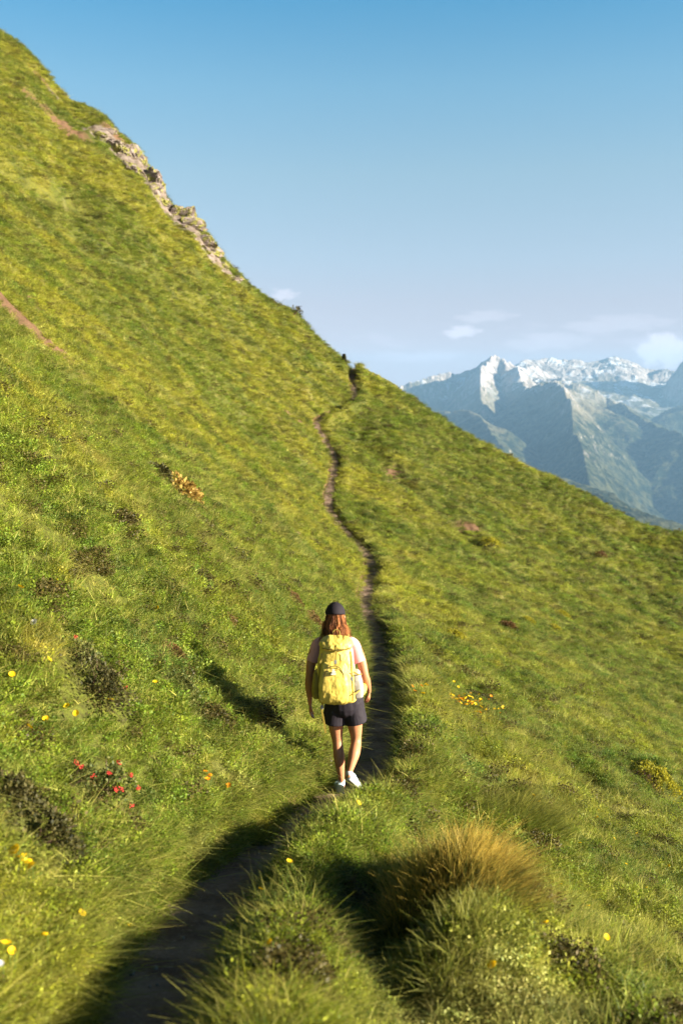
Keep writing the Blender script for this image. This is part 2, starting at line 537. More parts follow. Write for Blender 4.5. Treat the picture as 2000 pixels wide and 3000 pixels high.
# colour of the turf as it changes over the hillside (world position)
def turf(m, pos):
    big = m.noise(m.mapping(pos, rot=(0, 0, R(38)), scale=(0.085, 0.30, 0.085)), 1.0, 3, 0.55, 0.3)
    mid = m.noise(m.mapping(pos, rot=(0, 0, R(40)), scale=(0.55, 1.1, 0.7)), 1.0, 4, 0.6)
    fine = m.noise(pos, 4.2, 3, 0.6)
    dark = (0.030, 0.072, 0.008); green = (0.200, 0.268, 0.022); yel = (0.41, 0.41, 0.036); straw = (0.62, 0.56, 0.21)
    c = m.mix(m.rng(big, 0.42, 0.58), green, yel)
    big2 = m.noise(m.mapping(pos, rot=(0, 0, R(42)), scale=(0.11, 0.42, 0.15), loc=(5, 9, 2)), 1.0, 4, 0.6, 0.2)
    c = m.mix(m.rng(big2, .55, .70, 0, .75), c, (0.085, 0.155, 0.022))
    sx_ = m.n('SeparateXYZ'); m.set(sx_.inputs[0], pos)
    c = m.mix(m.rng(sx_.outputs['X'], 0.8, 5.0, 0, .38), c, (0.115, 0.20, 0.028))
    blue = m.noise(m.mapping(pos, loc=(31, 7, 3), scale=(.8, .8, .8)), 1.0, 4, .6)
    c = m.mix(m.rng(blue, .52, .66, 0, .7), c, (0.10, 0.185, 0.035))
    c = m.mix(m.rng(blue, .40, .28, 0, .55), c, (0.52, 0.40, 0.05))
    c = m.mix(m.rng(mid, 0.50, 0.28, 0, 0.75), c, dark)
    c = m.mix(m.rng(mid, 0.56, 0.72, 0, 0.55), c, straw)
    c = m.mix(m.rng(fine, 0.55, 0.75, 0, 0.45), c, yel)
    c = m.mix(m.rng(fine, 0.45, 0.25, 0, 0.5), c, dark)
    return c, mid, fine


def mat_grass(name, kind=0):
    m = NT(name)
    pos = m.pos()
    c, mid, fine = turf(m, pos)
    tone = m.attr('tone')       # per blade
    up = m.attr('up')           # 0 root, 1 tip
    rnd = m.rand()
    c = m.mix(m.rng(tone, 0.58, 0.92, 0, 0.85), c, (0.58, 0.53, 0.14))
    c = m.mix(m.rng(tone, 0.35, 0.05, 0, 0.75), c, (0.05, 0.11, 0.018))
    c = m.mix(m.rng(up, 0.55, 1.0, 0, 0.35), c, (0.44, 0.39, 0.10))
    hs = m.n('HueSaturation', Color=c)
    m.set(hs.inputs['Hue'], m.rng(rnd, 0, 1, 0.485, 0.515, False))
    m.set(hs.inputs['Value'], m.rng(m.math('FRACT', m.math('MULTIPLY', rnd, 7.3)), 0, 1, 0.45, 1.55, False))
    c = hs.outputs[0]
    return m.end(m.leaf(c, 0.42))


def mat_ground():
    m = NT('turf_ground')
    pos = m.pos()
    c, mid, fine = turf(m, pos)
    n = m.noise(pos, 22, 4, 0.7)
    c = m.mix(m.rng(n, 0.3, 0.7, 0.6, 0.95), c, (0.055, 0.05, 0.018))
    soil = m.mix(m.noise(pos, 6, 5, 0.65), (0.06, 0.033, 0.02), (0.24, 0.145, 0.085))
    rockn = m.noise(m.mapping(pos, scale=(1, 1, 2.2)), 1.4, 8, 0.72)
    rock = m.mix(m.rng(rockn, 0.32, 0.66), (0.09, 0.065, 0.045), (0.25, 0.21, 0.185))
    c = m.mix(m.rng(m.attr('soil'), 0.25, 0.6), c, soil)
    c = m.mix(m.rng(m.attr('crest'), 0.30, 0.55), c, rock)
    bmp = m.noise(pos, 9, 6, 0.7)
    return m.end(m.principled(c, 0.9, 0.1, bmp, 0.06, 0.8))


def mat_soil():
    m = NT('trail_soil')
    pos = m.pos()
    a = m.noise(pos, 3, 5, 0.6); b = m.noise(pos, 38, 4, 0.7)
    c = m.mix(m.rng(a, 0.35, 0.65), (0.17, 0.11, 0.078), (0.34, 0.24, 0.185))
    c = m.mix(m.rng(b, 0.55, 0.72, 0, 0.7), c, (0.46, 0.36, 0.30))
    c = m.mix(m.rng(b, 0.45, 0.3, 0, 0.7), c, (0.10, 0.06, 0.045))
    return m.end(m.principled(c, 0.95, 0.1, m.noise(pos, 26, 5, 0.75), 0.03, 0.9))


def mat_leafy(name, a, b, tr=0.25, tipc=None):
    m = NT(name)
    c = m.mix(m.attr('tone'), a, b)
    if tipc is not None:
        c = m.mix(m.rng(m.attr('up'), 0.45, 0.80, 0, 0.9), c, tipc)
    hs = m.n('HueSaturation', Color=c)
    m.set(hs.inputs['Value'], m.rng(m.noise(m.obj(), 14, 3, .6), .3, .7, .7, 1.3))
    return m.end(m.leaf(hs.outputs[0], tr))



M_GRASS = mat_grass('grass_blades')
M_GROUND = mat_ground()
M_SOIL = mat_soil()

# ------------------------------------------------------------------ ground: one sheet out past the spur
uu = np.concatenate([np.linspace(-2.2, -0.62, 60, endpoint=False), np.linspace(-0.62, 0.62, 820, endpoint=False), np.linspace(0.62, 2.2, 60)])
yy = np.concatenate([np.exp(np.linspace(math.log(0.5), math.log(90), 860, endpoint=False)), np.exp(np.linspace(math.log(90), math.log(1500), 60))])
UU, YY = np.meshgrid(uu, yy)
XX = UU * YY
ZZ, DD, HW, WI = H(XX, np.minimum(YY, 119), True)
farw = np.maximum(YY - 90, 0)
z90 = H(UU * np.minimum(YY, 90), np.minimum(YY, 90))
ZZ = np.where(YY > 90, np.maximum(z90 - 0.75 * farw, -560 + 20 * fbm(XX / 150, YY / 150, 9)), ZZ)
so, cr_ = soil_at(XX, YY)
so = np.maximum(so, WI * (YY < 66))
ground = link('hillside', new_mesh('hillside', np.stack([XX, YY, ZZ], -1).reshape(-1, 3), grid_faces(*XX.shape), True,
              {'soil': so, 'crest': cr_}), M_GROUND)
tag(ground, kind='structure')

# trodden trail surface, a sheet just above the ground in the trench
ys = np.concatenate([np.arange(0.6, 16, 0.03), np.arange(16, 67, 0.08)])
cs = np.linspace(-1, 1, 15)
TY, TC = np.meshgrid(ys, cs, indexing='ij')
wob = 0.035 * gnoise(TY * 1.7, TY * 0 + 3, 5) + 0.02 * gnoise(TY * 5.3, TY * 0 + 1, 6)
thw = 0.25 - 0.07 * sstep(12, 22, TY) + 0.03 * gnoise(TY * 0.6, TY * 0 + 8, 7) + 0.02 * gnoise(TY * 3, TC * 0 + np.sign(TC), 77)
TX = np.interp(TY, YD, XT) - wob + TC * (thw - 0.01)
TZ = H(TX, TY) + 0.006 + 0.0006 * TY
trail = link('trail', new_mesh('trail', np.stack([TX, TY, TZ], -1).reshape(-1, 3), grid_faces(*TX.shape), True), M_SOIL)
tag(trail, kind='structure')


# ------------------------------------------------------------------ grass prototypes
def blades(n, rad, hmin, hmax, width, lean=0.5, curl=0.8, seg=4, seed=0, bias=(0.0, 0.0), taper=1.0, dens=0.5, hfall=0.0):
    """curved tapering blades; returns verts, faces, tone, up"""
    r = np.random.default_rng(seed)
    a = r.uniform(0, 2 * math.pi, n); q = rad * r.uniform(0, 1, n) ** dens
    bx = np.cos(a) * q; by = np.sin(a) * q
    h = r.uniform(hmin, hmax, n) * (1 - hfall * (q / rad) ** 2)
    la = r.uniform(0, 2 * math.pi, n)
    ln = r.uniform(0.05, lean, n)
    dx = np.cos(la) * ln + bias[0] + 0.35 * bx / max(rad, 1e-6) * lean; dy = np.sin(la) * ln + bias[1] + 0.35 * by / max(rad, 1e-6) * lean
    cu = r.uniform(0.2, curl, n)
    wa = r.uniform(0, 2 * math.pi, n)
    w = width * r.uniform(0.6, 1.3, n)
    tone = r.uniform(0, 1, n)
    V = []; U = []
    for s in range(seg + 1):
        t = s / seg
        g = t + cu * t * t
        cx = bx + dx * h * g; cy = by + dy * h * g
        cz = h * (t - 0.28 * cu * (np.hypot(dx, dy)) * t * t * 1.4) - 0.01
        ww = w * (1 - t ** 1.6 * taper) * (0.7 + 0.6 * t * (1 - t) * 2)
        if s < seg:
            V.append(np.stack([cx - np.cos(wa) * ww / 2, cy - np.sin(wa) * ww / 2, cz], -1))
            V.append(np.stack([cx + np.cos(wa) * ww / 2, cy + np.sin(wa) * ww / 2, cz], -1))
            U += [t, t]
        else:
            V.append(np.stack([cx - np.cos(wa) * w * .06, cy - np.sin(wa) * w * .06, cz], -1))
            V.append(np.stack([cx + np.cos(wa) * w * .06, cy + np.sin(wa) * w * .06, cz], -1)); U += [t, t]
    k = 2 * (seg + 1)
    V = np.stack(V, 1).reshape(-1, 3)
    base = np.arange(n)[:, None] * k
    F = []
    for s in range(seg):
        F.append(base + np.array([2 * s, 2 * s + 1, 2 * s + 3, 2 * s + 2])[None])
    F = np.concatenate(F, 0)
    return V, F, np.repeat(tone, k), np.tile(U, n)


def herb(n, rad, hmin, hmax, leaf, seed=0):
    """small broad leaves on short stalks"""
    r = np.random.default_rng(seed)
    V = []; F = []; T = []; U = []
    for i in range(n):
        a = r.uniform(0, 6.28); q = rad * r.uniform(0, 1) ** .5
        c = np.array([math.cos(a) * q, math.sin(a) * q, r.uniform(hmin, hmax)])
        d = r.normal(size=3); d[2] = abs(d[2]) * .4 + .1; d /= np.linalg.norm(d)
        s = np.cross(d, r.normal(size=3)); s /= np.linalg.norm(s)
        L = leaf * r.uniform(.6, 1.3); w = L * .35
        b = len(V)
        V += [c, c + d * L * .5 + s * w, c + d * L, c + d * L * .5 - s * w]
        F.append([b, b + 1, b + 2, b + 3]); tn = r.uniform(0.1, .6); T += [tn] * 4; U += [0.3] * 4
    return np.array(V), np.array(F), np.array(T), np.array(U)


def cat(*parts):
    V = []; F = []; T = []; U = []; o = 0
    for v, f, t, u in parts:
        V.append(v); F.append(f + o); T.append(t); U.append(u); o += len(v)
    return np.concatenate(V), np.concatenate(F), np.concatenate(T), np.concatenate(U)


M_HEATH = mat_leafy('heath_leaves', (0.035, 0.04, 0.010), (0.17, 0.12, 0.03))
protoC = bpy.data.collections.new('grass_clumps')
PROTO = []
for k in range(14):
    if k < 4:      # short mixed turf
        g = cat(blades(85, 0.080, 0.030, 0.095, 0.0048, 1.2, 1.6, 3, 100 + k, hfall=.4), herb(70, 0.085, 0.005, 0.05, 0.014, 140 + k))
    elif k < 7:    # longer grass leaning downhill
        g = blades(95, 0.080, 0.05, 0.145, 0.0045, 0.9, 1.5, 4, 110 + k, (0.16, -0.05), hfall=.3)
    elif k < 9:    # herbs
        g = cat(herb(210, 0.10, 0.005, 0.06, 0.016, 150 + k), blades(40, 0.085, 0.03, 0.10, 0.0045, 1.2, 1.3, 3, 120 + k))
    elif k < 10:   # straw, matted
        g = blades(80, 0.085, 0.02, 0.065, 0.0045, 1.8, 1.6, 3, 130 + k)
        g = (g[0], g[1], 0.66 + 0.34 * g[2], g[3])
    elif k > 11:   # dark low heath
        g = herb(240, 0.10, 0.01, 0.09, 0.018, 150 + k)
    else:          # thin upright stalks
        g = blades(26, 0.08, 0.10, 0.20, 0.0035, 0.5, 0.9, 4, 130 + k, (0.12, 0))
    me = new_mesh('grass_clump', g[0], g[1], False, {'tone': g[2], 'up': g[3]})
    me.materials.append(M_HEATH if k > 11 else M_GRASS)
    o = bpy.data.objects.new('clump_%02d' % k, me)
    protoC.objects.link(o)


def instancer(name, P, rot, scl, idx, coll, label=None, kind='stuff'):
    me = bpy.data.meshes.new(name)
    me.vertices.add(len(P)); me.vertices.foreach_set('co', np.asarray(P, np.float32).ravel())
    a = me.attributes.new('rot', 'FLOAT_VECTOR', 'POINT'); a.data.foreach_set('vector', np.asarray(rot, np.float32).ravel())
    a = me.attributes.new('scl', 'FLOAT_VECTOR', 'POINT'); a.data.foreach_set('vector', np.asarray(scl, np.float32).ravel())
    a = me.attributes.new('pick', 'INT', 'POINT'); a.data.foreach_set('value', np.asarray(idx, np.int32).ravel())
    o = link(name, me)
    ng = bpy.data.node_groups.new(name, 'GeometryNodeTree')
    ng.interface.new_socket('Geometry', in_out='INPUT', socket_type='NodeSocketGeometry')
    ng.interface.new_socket('Geometry', in_out='OUTPUT', socket_type='NodeSocketGeometry')
    gi = ng.nodes.new('NodeGroupInput'); go = ng.nodes.new('NodeGroupOutput')
    ip = ng.nodes.new('GeometryNodeInstanceOnPoints')
    ci = ng.nodes.new('GeometryNodeCollectionInfo')
    ci.inputs['Collection'].default_value = coll
    ci.inputs['Separate Children'].default_value = True
    ci.inputs['Reset Children'].default_value = True
    ng.links.new(gi.outputs[0], ip.inputs['Points'])
    ng.links.new(ci.outputs[0], ip.inputs['Instance'])
    ip.inputs['Pick Instance'].default_value = True

    def na(nm, ty):
        q = ng.nodes.new('GeometryNodeInputNamedAttribute'); q.data_type = ty; q.inputs['Name'].default_value = nm
        return [s for s in q.outputs if s.name == 'Attribute' and s.enabled][0]
    ng.links.new(na('pick', 'INT'), ip.inputs['Instance Index'])
    ng.links.new(na('rot', 'FLOAT_VECTOR'), ip.inputs['Rotation'])
    ng.links.new(na('scl', 'FLOAT_VECTOR'), ip.inputs['Scale'])
    ng.links.new(ip.outputs[0], go.inputs[0])
    md = o.modifiers.new('scatter', 'NODES'); md.node_group = ng
    tag(o, label, 'grass', None, kind)
    return o


# ------------------------------------------------------------------ far mountains, grown from their ridge lines
def w3(px, py, Y):
    u, e = ray(px, py)
    return (float(u) * Y, Y, float(e) * Y)


RIDGES = [  # polyline of (px, py, distance), side slope, noise size
    ([(700, 960, 8600), (820, 915, 8800), (905, 884, 9000), (935, 872, 9050), (962, 866, 9100), (1000, 858, 9200), (1040, 846, 9300), (1085, 832, 9400), (1110, 824, 9450), (1128, 816, 9500), (1150, 824, 9600),
      (1185, 836, 9900), (1230, 840, 10300)], 0.95, 1.0),
    ([(1128, 816, 9500), (1106, 842, 8900), (1100, 885, 8200), (1108, 930, 7600), (1125, 975, 7000)], 1.05, .8),
    ([(1150, 826, 9600), (1185, 848, 9000), (1212, 880, 8300), (1228, 905, 7900)], 1.0, .8),
    ([(980, 955, 6700), (1015, 938, 6600), (1060, 932, 6500), (1100, 948, 6300), (1135, 1000, 5700), (1165, 1050, 5200)], 0.7, .7),
    ([(1185, 836, 10600), (1215, 829, 11000), (1245, 826, 11200), (1262, 823, 11200), (1290, 831, 11200), (1325, 829, 11200), (1345, 832, 11200), (1375, 824, 11300), (1398, 823, 11300), (1415, 823, 11300),
      (1445, 830, 11300), (1470, 838, 11200), (1500, 842, 11200), (1530, 845, 11000), (1620, 860, 10800)], 0.42, 1.0),
    ([(1582, 818, 10300), (1610, 780, 10300), (1750, 790, 10300)], 1.5, .5),
    ([(1215, 880, 9200), (1250, 856, 9400), (1285, 862, 9300), (1310, 880, 9000)], 0.5, .5),
    ([(1248, 885, 7500), (1268, 872, 7450), (1290, 893, 7000), (1312, 935, 6400), (1316, 985, 5800), (1340, 1040, 5200), (1352, 1110, 4600), (1368, 1180, 4000)], 0.95, .8),
    ([(1268, 872, 7450), (1330, 900, 7900), (1390, 915, 8000), (1450, 940, 7600), (1520, 975, 7000), (1568, 1000, 6600), (1700, 1070, 6000)], 0.62, .8),
    ([(1568, 925, 8600), (1535, 935, 8700), (1512, 950, 8500), (1640, 910, 8600)], 0.7, .7),
    ([(1230, 1085, 3900), (1275, 1090, 3700), (1330, 1122, 3400), (1400, 1155, 3100), (1470, 1190, 2900), (1560, 1225, 2800), (1700, 1290, 2700)], 0.5, .4),
]
mu = np.linspace(-0.12, 0.60, 620)
mY = np.concatenate([np.exp(np.linspace(math.log(1400), math.log(13500), 620))])
MU, MY = np.meshgrid(mu, mY)
MX = MU * MY
MZ = np.full(MX.shape, -1500.0)
wx = MX + 220 * fbm(MX / 900, MY / 900, 201, 3); wy = MY + 220 * fbm(MX / 900 + 7, MY / 900, 202, 3)
for pts, sl, ns in RIDGES:
    P = [w3(*p) for p in pts]
    best = np.full(MX.shape, -1e9)
    for (x0, y0, z0), (x1, y1, z1) in zip(P[:-1], P[1:]):
        dx, dy = x1 - x0, y1 - y0
        L2 = dx * dx + dy * dy
        # nearest point of the segment, with a gentle warp away from the line itself
        t = np.clip(((MX - x0) * dx + (MY - y0) * dy) / L2, 0, 1)
        dist = np.hypot(MX - x0 - t * dx, MY - y0 - t * dy)
        wgt_ = np.clip(dist / 500, 0, 1)
        qx = MX + (wx - MX) * wgt_; qy = MY + (wy - MY) * wgt_
        t = np.clip(((qx - x0) * dx + (qy - y0) * dy) / L2, 0, 1)
        dist = np.hypot(qx - x0 - t * dx, qy - y0 - t * dy)
        zz = z0 + t * (z1 - z0) - sl * dist * (1 - 0.12 * np.clip(dist / 2000, 0, 2))
        best = np.maximum(best, zz)
    MZ = np.maximum(MZ, best)
depth_ = MZ.copy()
rg = ridged(MX / 1000, MY / 1000, 210, 6, 0.55)
rg2 = ridged(MX / 330 + 3, MY / 330, 215, 5, 0.6)
amp_ = 0.45 + 0.55 * sstep(-150, 150, MZ)
amp_ = amp_ * (1 - 0.45 * sstep(9600, 10400, MY))
MZ = MZ + amp_ * (190 * (rg - 0.62) + 80 * (rg2 - 0.6))
MZ = np.maximum(MZ, -900 + 30 * fbm(MX / 300, MY / 300, 220, 3))
MZ = np.where(MY < 2400, np.minimum(MZ, -520 + (MY - 1400) * 0.02 + 0 * MZ), MZ)


def mat_mountain():
    m = NT('mountain_rock')
    pos = m.pos()
    geo = m.t.nodes.new('ShaderNodeNewGeometry')
    sp = m.n('SeparateXYZ'); m.set(sp.inputs[0], pos); z = sp.outputs['Z']
    sn = m.n('SeparateXYZ'); m.set(sn.inputs[0], geo.outputs['Normal']); nz = sn.outputs['Z']
    n1 = m.noise(pos, 0.004, 8, 0.65); n2 = m.noise(pos, 0.016, 8, 0.7); n3 = m.noise(m.mapping(pos, scale=(1, 1, .35)), 0.0055, 8, 0.68, 0.4)
    rock = m.mix(m.rng(n1, .35, .65), (0.13, 0.11, 0.10), (0.50, 0.44, 0.41))  # rock tones with strong contrast that also paints in crag shadows
    rock = m.mix(m.rng(n2, .5, .75, 0, .5), rock, (0.52, 0.47, 0.44))
    meadow = m.mix(n2, (0.10, 0.10, 0.06), (0.26, 0.22, 0.14))
    forest = m.mix(m.rng(n2, .42, .62), (0.012, 0.022, 0.010), (0.085, 0.09, 0.045))
    zz = m.math('ADD', z, m.math('MULTIPLY', m.math('SUBTRACT', n1, 0.5), 600))
    c = m.mix(m.rng(zz, -260, -60), forest, meadow)
    c = m.mix(m.math('MULTIPLY', m.rng(zz, 20, 170), 1.0), c, rock)
    c = m.mix(m.math('MULTIPLY', m.rng(nz, .62, .45), m.rng(z, -500, -200)), c, rock)
    sno = m.math('MULTIPLY', m.rng(n3, .50, .57), m.rng(m.math('ADD', m.math('ADD', z, m.rng(sp.outputs['Y'], 8300, 10000, 0, 190)), m.math('MULTIPLY', n1, 300)), -20, 420))
    sno = m.math('MULTIPLY', sno, m.rng(nz, .50, .72))
    c = m.mix(sno, c, (0.60, 0.62, 0.68))
    return m.end(m.principled(c, 0.95, 0.05, n2, 30, 1.0))


mtn = link('mountains', new_mesh('mountains', np.stack([MX, MY, MZ], -1).reshape(-1, 3), grid_faces(*MX.shape), False), mat_mountain())
tag(mtn, kind='structure')

# ------------------------------------------------------------------ air
hm = bpy.data.materials.new('air'); hm.use_nodes = True
ht = hm.node_tree; ht.nodes.clear()
ho = ht.nodes.new('ShaderNodeOutputMaterial'); hv = ht.nodes.new('ShaderNodeVolumePrincipled')
hv.inputs['Density'].default_value = 0.000062
hv.inputs['Color'].default_value = (0.34, 0.64, 1.0, 1)
hv.inputs['Anisotropy'].default_value = 0.0
ht.links.new(hv.outputs[0], ho.inputs['Volume'])
zb = float(MZ.min()) - 2; zt_ = max(float(MZ.max()), float(ZZ.max())) + 30
x0, x1, y0, y1 = -9000, 9500, -60, 14500
zb = min(zb, float(ZZ.min()) - 1)
bv = [(x, y, z) for z in (zb, zt_) for y in (y0, y1) for x in (x0, x1)]
bf = [(0, 2, 3, 1), (4, 5, 7, 6), (0, 1, 5, 4), (2, 6, 7, 3), (0, 4, 6, 2), (1, 3, 7, 5)]
haze = link('haze', new_mesh('haze', bv, bf), hm)
tag(haze, kind='stuff')


# ------------------------------------------------------------------ rocks along the crest
def mat_rock():
    m = NT('crest_rock')
    pos = m.pos()
    a = m.noise(m.mapping(pos, rot=(0.3, 0.5, 0), scale=(1, 1, 3)), 1.3, 8, 0.7)
    b = m.noise(pos, 7, 6, 0.7)
    c = m.mix(m.rng(a, .38, .62), (0.08, 0.06, 0.05), (0.27, 0.225, 0.205))
    c = m.mix(m.rng(b, .56, .7, 0, .6), c, (0.44, 0.38, 0.37))
    c = m.mix(m.rng(m.noise(pos, 2.2, 4, .6), .48, .58, 0, .9), c, (0.22, 0.22, 0.05))
    return m.end(m.principled(c, 0.9, 0.15, b, 0.08, 0.9))


M_ROCK = mat_rock()


def rock_mesh(seed, sub=5):
    bm = bmesh.new()
    bmesh.ops.create_icosphere(bm, subdivisions=sub, radius=1)
    r = random.Random(seed)
    pl = []
    for k in range(16):
        n = Vector((r.gauss(0, 1), r.gauss(0, 1), r.gauss(0, 1))).normalized()
        pl.append((n, r.uniform(0.55, 0.9)))
    co = np.array([v.co[:] for v in bm.verts])
    nn = fbm(co[:, 0] * 2.6 + seed, co[:, 1] * 2.3 + co[:, 2] * 4.0, seed, 6, .62)
    for v, q in zip(bm.verts, nn):
        p = v.co.copy()
        for n, d in pl:
            t = p.dot(n)
            if t > d: p -= n * (t - d) * 0.9
        v.co = p * (1 + 0.30 * q)
    me = bpy.data.meshes.new('rock'); bm.to_mesh(me); bm.free()
    me.materials.append(M_ROCK)
    return me


rockm = [rock_mesh(300 + k) for k in range(7)]
# (px, py, size m, stretch x, stretch z, label)
ROCKS = [(214, 303, .9, 1.6, .45, 'dark flat rock ledge at the upper end of the rocky crest'),
         (238, 296, .8, 1.5, .5, 'pale rock just below the uppermost grassy step of the crest'),
         (262, 330, 1.3, 1.1, .8, 'brown rugged rock below the pale upper ledge of the crest'),
         (292, 340, 1.5, 1.0, .95, 'big brown rock that stands out highest on the rocky crest'),
         (318, 362, 1.0, 1.0, .9, 'pinkish rock on the sky side of the big brown crest rock'),
         (300, 385, 1.1, 1.3, .6, 'broken brown rock under the big brown crest rock'),
         (336, 400, 1.4, .9, 1.2, 'tall pale pink rock face on the steepest part of the crest'),
         (352, 432, 1.3, .9, 1.1, 'pale pink rock slab at the foot of the steep crest face'),
         (330, 420, .8, 1.2, .6, 'low buff rock half buried in grass beside the pink face'),
         (372, 458, 1.0, 1.1, .8, 'small pale rock step in the middle of the crest'),
         (395, 480, 1.2, 1.3, .6, 'flat pale rock shelf in the middle of the crest'),
         (420, 492, 1.2, 1.5, .55, 'long whitish rock shelf that juts out into the sky'),
         (438, 512, 1.1, 1.3, .7, 'whitish rock under the jutting shelf'),
         (412, 520, .8, 1.5, .5, 'low whitish rock in the grass below the shelf'),
         (462, 545, 1.1, 1.2, .7, 'pinkish rock in the lower third of the rocky crest'),
         (485, 570, 1.0, 1.2, .6, 'grey pink rock between grass near the lower end of the crest'),
         (510, 602, .8, 1.3, .5, 'small pinkish rock near the lower end of the crest'),
         (535, 630, .6, 1.4, .5, 'lowest pinkish rock of the crest'),
         (470, 572, .6, 1.3, .5, 'small rock half sunk in grass left of the grey pink rock')]
for k, (px, py, sz, ax, az, lab) in enumerate(ROCKS):
    p = hit(px, py)
    if p is None:
        u, e = ray(px, py); Y = float(Yridge(u)); p = (float(u) * Y, Y, float(H(np.array([float(u) * Y]), np.array([Y]))[0]))
    o = link('rock', rockm[k % 7], loc=(p[0], p[1] + .3, p[2] - 0.42 * sz * az))
    o.scale = (sz * ax * .62, sz * 1.1, sz * az * .8)
    o.rotation_euler = (random.uniform(-.3, .3), random.uniform(0.2, .6), random.uniform(0, 6.28) if az < .9 else random.uniform(-.4, .4))
    tag(o, lab, 'rock', 'rocks along the crest of the hillside')


# ------------------------------------------------------------------ shrubs, tufts and flowers
M_DARKLEAF = mat_leafy('rose_leaves', (0.025, 0.03, 0.010), (0.12, 0.105, 0.03))
M_REDLEAF = mat_leafy('reddish_leaves', (0.07, 0.045, 0.015), (0.24, 0.13, 0.045))
M_YELLEAF = mat_leafy('yellow_green_leaves', (0.20, 0.22, 0.02), (0.48, 0.42, 0.03), .4)
M_OCHRE = mat_leafy('ochre_leaves', (0.26, 0.16, 0.03), (0.52, 0.36, 0.10), .3)
M_MIDLEAF = mat_leafy('mid_leaves', (0.05, 0.08, 0.02), (0.20, 0.20, 0.05))


def plain(name, col, rough=0.6, tr=None):
    m = NT(name)
    if tr: return m.end(m.leaf(col, tr))
    return m.end(m.principled(col, rough, 0.3))


M_YELLOW = plain('petal_yellow', (0.90, 0.60, 0.012), tr=0.3)
M_ORANGE = plain('petal_orange', (0.90, 0.33, 0.01), tr=0.3)
M_RED = plain('petal_red', (0.70, 0.07, 0.06), tr=0.3)
M_WHITE = plain('petal_white', (0.80, 0.78, 0.80), tr=0.2)
M_STEM = plain('stem_green', (0.10, 0.16, 0.03), tr=0.2)
M_BARK = plain('twig_bark', (0.10, 0.06, 0.04), 0.9)


def bush_mesh(n, rad, h, leaf, seed, ax=1.0, ay=1.0, lump=0.5):
    r = np.random.default_rng(seed)
    a = r.uniform(0, 2 * math.pi, n); t = r.uniform(0.0, 1, n) ** .6
    q = r.uniform(0.35, 1, n) ** .5
    L = 1 + lump * fbm(np.cos(a) * 1.7 + seed, np.sin(a) * 1.7 + t * 2, seed, 3)
    el = t * math.pi / 2
    cx = np.cos(a) * np.cos(el) * q * rad * L * ax; cy = np.sin(a) * np.cos(el) * q * rad * L * ay; cz = np.sin(el) * q * h * L
    keep = gnoise(cx / (rad * .35), cy / (rad * .35) + cz / (rad * .4), seed + 5) > -0.28
    cx, cy, cz = cx[keep], cy[keep], cz[keep]; n = len(cx)
    c = np.stack([cx, cy, cz], -1)
    d = r.normal(size=(n, 3)) * .8 + c / rad; d[:, 2] = np.abs(d[:, 2]) * .6 + .25; d /= np.linalg.norm(d, axis=1)[:, None]
    s = np.cross(d, r.normal(size=(n, 3))); s /= np.linalg.norm(s, axis=1)[:, None]
    l = (leaf * r.uniform(.6, 1.4, n))[:, None]
    V = np.stack([c, c + d * l * .5 + s * l * .28, c + d * l, c + d * l * .5 - s * l * .28], 1).reshape(-1, 3)
    F = np.arange(4 * n).reshape(-1, 4)
    return V, F, np.repeat(r.uniform(0, 1, n), 4), np.tile([0., .4, 1, .4], n)


def twigs_mesh(n, rad, h, seed, th=0.004):
    r = np.random.default_rng(seed)
    V = []; F = []
    for i in range(n):
        a = r.uniform(0, 6.28); e = np.array([math.cos(a) * rad * r.uniform(.3, .8), math.sin(a) * rad * r.uniform(.3, .8), h * r.uniform(.5, .95)])
        p0 = np.array([0, 0, -0.03]); p1 = e * .5 + np.array([0, 0, h * .12])
        b = len(V)
        for p, w in ((p0, 1), (p1, .7), (e, .3)):
            for k in range(4):
                V.append(p + np.array([math.cos(k * 1.571), math.sin(k * 1.571), 0]) * th * w)
        for s in range(2):
            for k in range(4):
                F.append([b + s * 4 + k, b + s * 4 + (k + 1) % 4, b + s * 4 + 4 + (k + 1) % 4, b + s * 4 + 4 + k])
    return np.array(V), np.array(F)


CLEAR = []


def shrub(px, py, rad, h, mat, label, group=None, ax=1., ay=1., leaf=0.022, n=None, blossoms=0, rz=0., name='dwarf_shrub', cat_='shrub', dx=0., dyy=0.):
    p = hit(px, py)
    x, y = p[0] + dx, p[1] + dyy
    z = float(H(np.array([x]), np.array([y]))[0])
    sl = float(H(np.array([x + .2]), np.array([y]))[0] - H(np.array([x - .2]), np.array([y]))[0]) / .4
    CLEAR.append((x, y, rad * (ax + ay) / 2))
    root = empty(name, (x, y, z - 0.01), rz)
    root.rotation_euler = (0, -math.atan(sl), 0)
    tag(root, label, cat_, group)
    nn = n or int(900 * (rad * max(ax, ay) / 0.15) ** 1.2)
    sd = int(px * 7 + py)
    g = bush_mesh(nn, rad, h, leaf, sd, ax, ay)
    link('foliage', new_mesh('foliage', g[0], g[1], False, {'tone': g[2], 'up': g[3]}), mat, root)
    t = twigs_mesh(9, rad * min(ax, ay), h, sd, 0.004 + 0.01 * rad)
    link('twigs', new_mesh('twigs', t[0], t[1]), M_BARK, root)
    r = np.random.default_rng(sd)
    for k in range(blossoms):
        a = r.uniform(0, 6.28); q = r.uniform(.3, .9)
        hz = h * math.sqrt(max(0, 1 - q * q)) * 1.05
        b = herb(22, 0.013, -0.006, 0.014, 0.013, sd + k)
        link('blossom', new_mesh('blossom', b[0], b[1]), M_RED, root, (math.cos(a) * q * rad * ax, math.sin(a) * q * rad * ay, hz))
    return root


